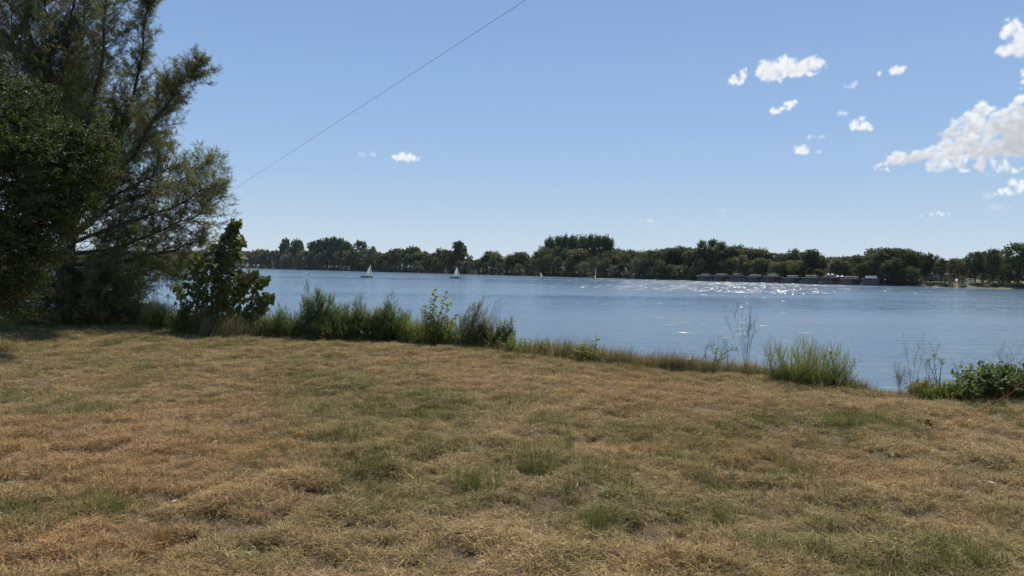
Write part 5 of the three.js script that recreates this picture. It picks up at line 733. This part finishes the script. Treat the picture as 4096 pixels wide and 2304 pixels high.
// osier bush
shrub('osier_bush', 'upright yellow-green osier bush on the right bank', 'bush', 3235, 1534, 1335, 360, { sprig: 'shoot', mat: 'osier', stems: 84, dense: 19, stem: GREENSTEM, side: 0.55, size: 0.66, thick: 0.005, bare: 0.08, puff: 0.05, wob: 0.13 });
shrub('leafy_bush', 'low leafy growth around the foot of the osier bush', 'bush', 3290, 1538, 1440, 270, { sprig: 'round', mat: 'fresh', stems: 46, dense: 60, size: 0.5 }); shrub('leafy_bush', 'dark low growth at the left foot of the osier bush', 'bush', 3150, 1525, 1450, 200, { sprig: 'small', mat: 'privet', stems: 40, dense: 60, size: 0.8 });
// white umbels
function umbel(label, px, basePy, heads, seed) {
  const b = onField(px, basePy), Z = -b.z, g = thing('umbel_flower', label, 'flower', b), R = rng(seed), S = new Solid(), petal = new Leaves();
  const st = V(0, -0.03, 0);
  for (const [hx, hy, hw] of heads) { const top = at3(hx, hy, Z).sub(b), w = hw / F * Z, fork = V(top.x * 0.35, top.y * 0.55, R.n() * 0.03); S.tube(curve([st, fork, top.clone().add(V(0, -0.05, 0))], 8), [0.006, 0.0055, 0.005, 0.0045, 0.004, 0.0035, 0.003, 0.0025, 0.002], 5); for (let k = 0; k < 16; k++) { const a = k * 2.4, r = Math.sqrt((k + 0.5) / 16) * w * 0.5, e = top.clone().add(V(Math.cos(a) * r, -r * r * 2, Math.sin(a) * r)); S.tube([top.clone().add(V(0, -0.05, 0)), e], [0.0018, 0.001], 3); for (let f = 0; f < 9; f++) { const q = e.clone().add(V(R.n() * 0.014, R.r(0, 0.008), R.n() * 0.014)); petal.leaf(q, V(R.n(), 0.2 * R.n(), R.n()), V(0, 1, 0), 0.013, OVAL, [1, 1, 0.93]); } } }
  part(g, 'stem', S.geo(), GREENSTEM); part(g, 'petals', petal.geo(), leafMat(lin(0.42, 0.43, 0.36), 0.3, 0, 0.5));
}
umbel('white umbel flower standing by the water left of the bramble', 3752, 1578, [[3735, 1412, 40], [3712, 1432, 44], [3765, 1430, 44], [3770, 1444, 40]], 3); umbel('faded umbel flower in the right side of the osier bush', 3335, 1536, [[3322, 1402, 34], [3345, 1410, 30], [3300, 1418, 26]], 5);
shrub('leafy_bush', 'yellowish leafy plant at the left end of the bramble', 'plant', 3690, 1578, 1505, 130, { sprig: 'heart', mat: 'yellow', stems: 20, dense: 46, size: 0.55, stem: GREENSTEM }); shrub('leafy_bush', 'low green growth between the umbel and the bramble', 'bush', 3775, 1586, 1515, 210, { sprig: 'round', mat: 'fresh', stems: 40, dense: 60, size: 0.55 });
{ // bramble
  const b = onField(3985, 1592), Z = -b.z, g = thing('bramble_bush', 'bramble bush with broad glossy leaves at the right edge', 'bush', b), R = rng(45), S = new Solid(), sp = new Sprays(SPR.heart, LM.bramble), geos = [0, 1, 2].map((s) => { const l = new Leaves(), m = 0.75 + 0.22 * s; l.leaf(V(), V(0, 0, 1), V(0, 1, 0), 1, HEART, [m, m, m]); return l.geo(); }), spots = [];
  for (let k = 0; k < 70; k++) { const x = R.r(3795, 4240), top = 1455 + 50 * Math.abs(R.n()) + 60 * smooth(3940, 3800, x), e = at3(x, top + R.r(0, 60), Z + R.n() * 0.35).sub(b), o = V(e.x * 0.6 + R.n() * 0.1, -0.03, R.n() * 0.25), pts = curve([o, o.clone().lerp(e, 0.6).add(V(0, 0.1, 0)), e, e.clone().add(V(R.n() * 0.1, -0.08, 0.08))], 8); S.tube(pts, pts.map((_, i) => mix(0.006, 0.002, i / 8)), 4); for (let i = 0; i < 13; i++) { const t = R.r(1.5, 7.9), q = Math.floor(t); spots.push(pts[q].clone().lerp(pts[q + 1], t % 1).add(V(R.n() * 0.05, R.n() * 0.04, R.n() * 0.05))); } for (let i = 0; i < 14; i++) { const t = R.r(0, 7), q = Math.floor(t), m = R.r(0.7, 1.15); sp.add(R, pts[q].clone().lerp(pts[q + 1], t % 1), V(R.n(), R.n() + 0.3, R.n()), R.r(0.45, 0.75), [m, m, m]); } }
  part(g, 'canes', S.geo(), GREENSTEM); sp.build(g, 'inner_foliage');
  spots.sort((p, q) => (q.z + q.y) - (p.z + p.y)); spots.slice(0, 300).forEach((p) => { const m = part(g, 'leaf', R.pick(geos), LM.bramble); m.position.copy(p); m.rotation.set(0.25 + R.n() * 0.45, R() * 6.283, R.n() * 0.4); m.scale.setScalar(R.r(0.05, 0.085)); });
}
// ---------------------------------------------------------------- single tufts in the field
for (const [px, py, w, n, h, t, lean, label] of [[662, 2150, 120, 70, 120, [0.20, 0.125, 0.06], -0.15, 'shaggy brown tuft with a dark hollow in the left foreground'], [430, 2050, 150, 60, 90, [0.10, 0.125, 0.045], 0.2, 'low green tuft in the left foreground'], [2150, 1905, 150, 46, 140, [0.085, 0.105, 0.04], 0.1, 'dark spiky green tuft in the middle of the field'], [2260, 1830, 70, 20, 110, [0.10, 0.12, 0.045], 0.1, 'thin green tuft behind the dark spiky one'], [2185, 2060, 200, 60, 80, [0.085, 0.115, 0.04], 0.2, 'wide flattened green tuft in the middle foreground'], [2390, 2130, 110, 46, 120, [0.09, 0.115, 0.04], 0.1, 'upright green tuft right of the flattened one'], [2890, 2080, 110, 36, 120, [0.10, 0.115, 0.045], 0.0, 'upright grassy tuft in the right foreground'], [2680, 1860, 60, 40, 40, [0.07, 0.14, 0.04], 0, 'small bright green tuft right of the field\'s middle'], [3430, 1720, 130, 60, 60, [0.09, 0.12, 0.06], -0.2, 'bluish green tuft left of the tent peg'], [1900, 1960, 160, 60, 110, [0.10, 0.13, 0.045], 0.15, 'patch of upright green grass left of the dark spiky tuft'], [1500, 1880, 220, 50, 100, [0.10, 0.125, 0.045], 0.3, 'leaning green grass left of the middle'], [1060, 2200, 150, 70, 60, [0.11, 0.12, 0.045], 0.4, 'flattened green tuft near the bottom left'], [3900, 2260, 120, 40, 120, [0.095, 0.12, 0.045], 0.1, 'green tuft in the bottom right corner'], [1350, 1780, 200, 40, 90, [0.095, 0.11, 0.045], 0.05, 'thin dark stalks left of the middle of the field'], [2100, 1600, 200, 60, 44, [0.10, 0.12, 0.045], 0.05, 'small green patch in the back of the field']]) longGrass(label, px, py, w, Math.round(n * 0.7), h, [t[0] * 1.15, t[1] * 1.03, t[2] * 0.75], { lean, stalks: true });
{ // feathers
  const M = std(lin(0.72, 0.71, 0.68), 0.9, { side: THREE.DoubleSide }), geo = new Leaves(); for (let k = 0; k < 14; k++) { const t = k / 14; for (const s of [-1, 1]) geo.leaf(V(0, 0, t), V(s * 0.6, 0.12, 0.8), V(0, 1, 0), 0.3 * Math.sin(Math.PI * (0.12 + 0.85 * t)), NARROW, [1, 1, 1]); } const gg = geo.geo();
  for (const [px, py, s, turn, label] of [[3942, 1932, 0.07, 0.5, 'white feather on the dry grass near the right edge'], [2792, 1757, 0.045, 1.9, 'tiny white feather right of the field\'s middle'], [682, 2008, 0.05, 2.6, 'white feather in the left foreground'], [4062, 1648, 0.06, 1.2, 'pale feather near the right edge behind the tent peg']]) { const p = onField(px, py); p.y += 0.055; const f = thing('feather', label, 'feather', p, turn, 'white feathers on the field'); f.scale.setScalar(s); part(f, 'vane', gg, M); part(f, 'quill', new Solid().tube([V(0, 0.01, -0.25), V(0, 0.02, 0.5), V(0, 0, 1.05)], [0.015, 0.012, 0.004], 4).geo(), M); }
}
// ---------------------------------------------------------------- tent peg, its orange cord, second peg, long line
{
  const b = onField(3742, 1716), g = thing('tent_peg', 'black tent peg stuck slantwise in the grass', 'tent peg', b), lean = V(-0.09, 0.115, 0.02);
  part(g, 'shaft', new Solid().tube([V(0.05, -0.09, 0), lean], [0.004, 0.006], 6).geo(), MAT.black); part(g, 'hook', new Solid().tube(curve([lean, V(-0.105, 0.105, 0.025), V(-0.115, 0.075, 0.025), V(-0.095, 0.06, 0.02)], 6), 0.005, 6).geo(), MAT.black); part(g, 'head', box(0.03, 0.012, 0.022, lean.x, lean.y, lean.z), MAT.black);
  const ORANGE = std(lin(0.50, 0.085, 0.04), 0.7), a = onField(3760, 1722).add(V(0, 0.015, 0)), e1 = at3(4110, 1512, -a.z - 0.9), c = thing('guy_cord', 'double orange guy cord rising from the tent peg to the right', 'cord', a), far = e1.clone().add(e1.clone().sub(a).multiplyScalar(1.4));
  const dir = far.clone().sub(a), sag = (t, off) => dir.clone().multiplyScalar(t).add(V(0, -0.05 * Math.sin(Math.PI * t) + off, off * 0.4)), list = (off, t0, t1) => Array.from({ length: 14 }, (_, i) => { const t = mix(t0, t1, i / 13), o = off * Math.sin(Math.PI * clamp((t - 0.0) / 0.27, 0, 1)); return sag(t, o); });
  part(c, 'strand', new Solid().tube(list(0.012, 0, 0.27), 0.0019, 6).geo(), ORANGE); part(c, 'strand', new Solid().tube(list(-0.012, 0, 0.27), 0.0019, 6).geo(), ORANGE); part(c, 'strand', new Solid().tube(list(0, 0.27, 1), 0.0024, 6).geo(), ORANGE);
  const q = sag(0.27, 0), sl = part(c, 'slider', new THREE.BoxGeometry(0.05, 0.014, 0.014), MAT.black); sl.position.copy(q); sl.quaternion.setFromUnitVectors(V(1, 0, 0), dir.clone().normalize());
  const pole = far, gy = ground(pole.x, pole.z), po = thing('tent_pole', 'slim tent pole that holds the orange cord, right of the picture', 'pole', V(pole.x, gy, pole.z)); part(po, 'shaft', new THREE.CylinderGeometry(0.012, 0.012, pole.y - gy + 0.1, 10).translate(0, (pole.y - gy) / 2, 0), MAT.rail); part(po, 'tip', new THREE.SphereGeometry(0.02, 10, 8).translate(0, pole.y - gy + 0.06, 0), MAT.black);
  const r = onField(4097, 1768), s = thing('tent_peg', 'dark peg with an orange tip at the very right edge', 'tent peg', r); part(s, 'shaft', new Solid().tube([V(0, -0.08, 0), V(0.005, 0.12, 0)], 0.008, 6).geo(), MAT.black); part(s, 'cord_loop', new THREE.TorusGeometry(0.02, 0.005, 6, 14).rotateX(1.57).translate(-0.005, 0.02, 0), ORANGE);
  const l0 = at3(700, 910, 19.6), l1 = at3(2700, -388, 3), line = thing('overhead_line', 'thin dark line running from the willow up across the sky', 'line', l0), v = l1.clone().sub(l0), end = v.clone().multiplyScalar(1.32);
  part(line, 'wire', new Solid().tube(Array.from({ length: 40 }, (_, i) => end.clone().multiplyScalar(i / 39)), 0.0012, 5).geo(), std(lin(0.12, 0.13, 0.16), 0.6));
  const w = l0.clone().add(end), wy = ground(w.x, w.z), mp = thing('pole', 'wooden pole behind the viewer that carries the thin line', 'pole', V(w.x, wy, w.z)); part(mp, 'shaft', new THREE.CylinderGeometry(0.05, 0.06, w.y - wy + 0.3, 10).translate(0, (w.y - wy) / 2, 0), MAT.wood); part(mp, 'hook', new THREE.TorusGeometry(0.04, 0.008, 6, 12).translate(0, w.y - wy, 0.06), MAT.black);
}
scene.fog = new THREE.FogExp2(new THREE.Color().setRGB(0.62, 0.74, 0.9), 0.00003);
renderer.render(scene, camera);
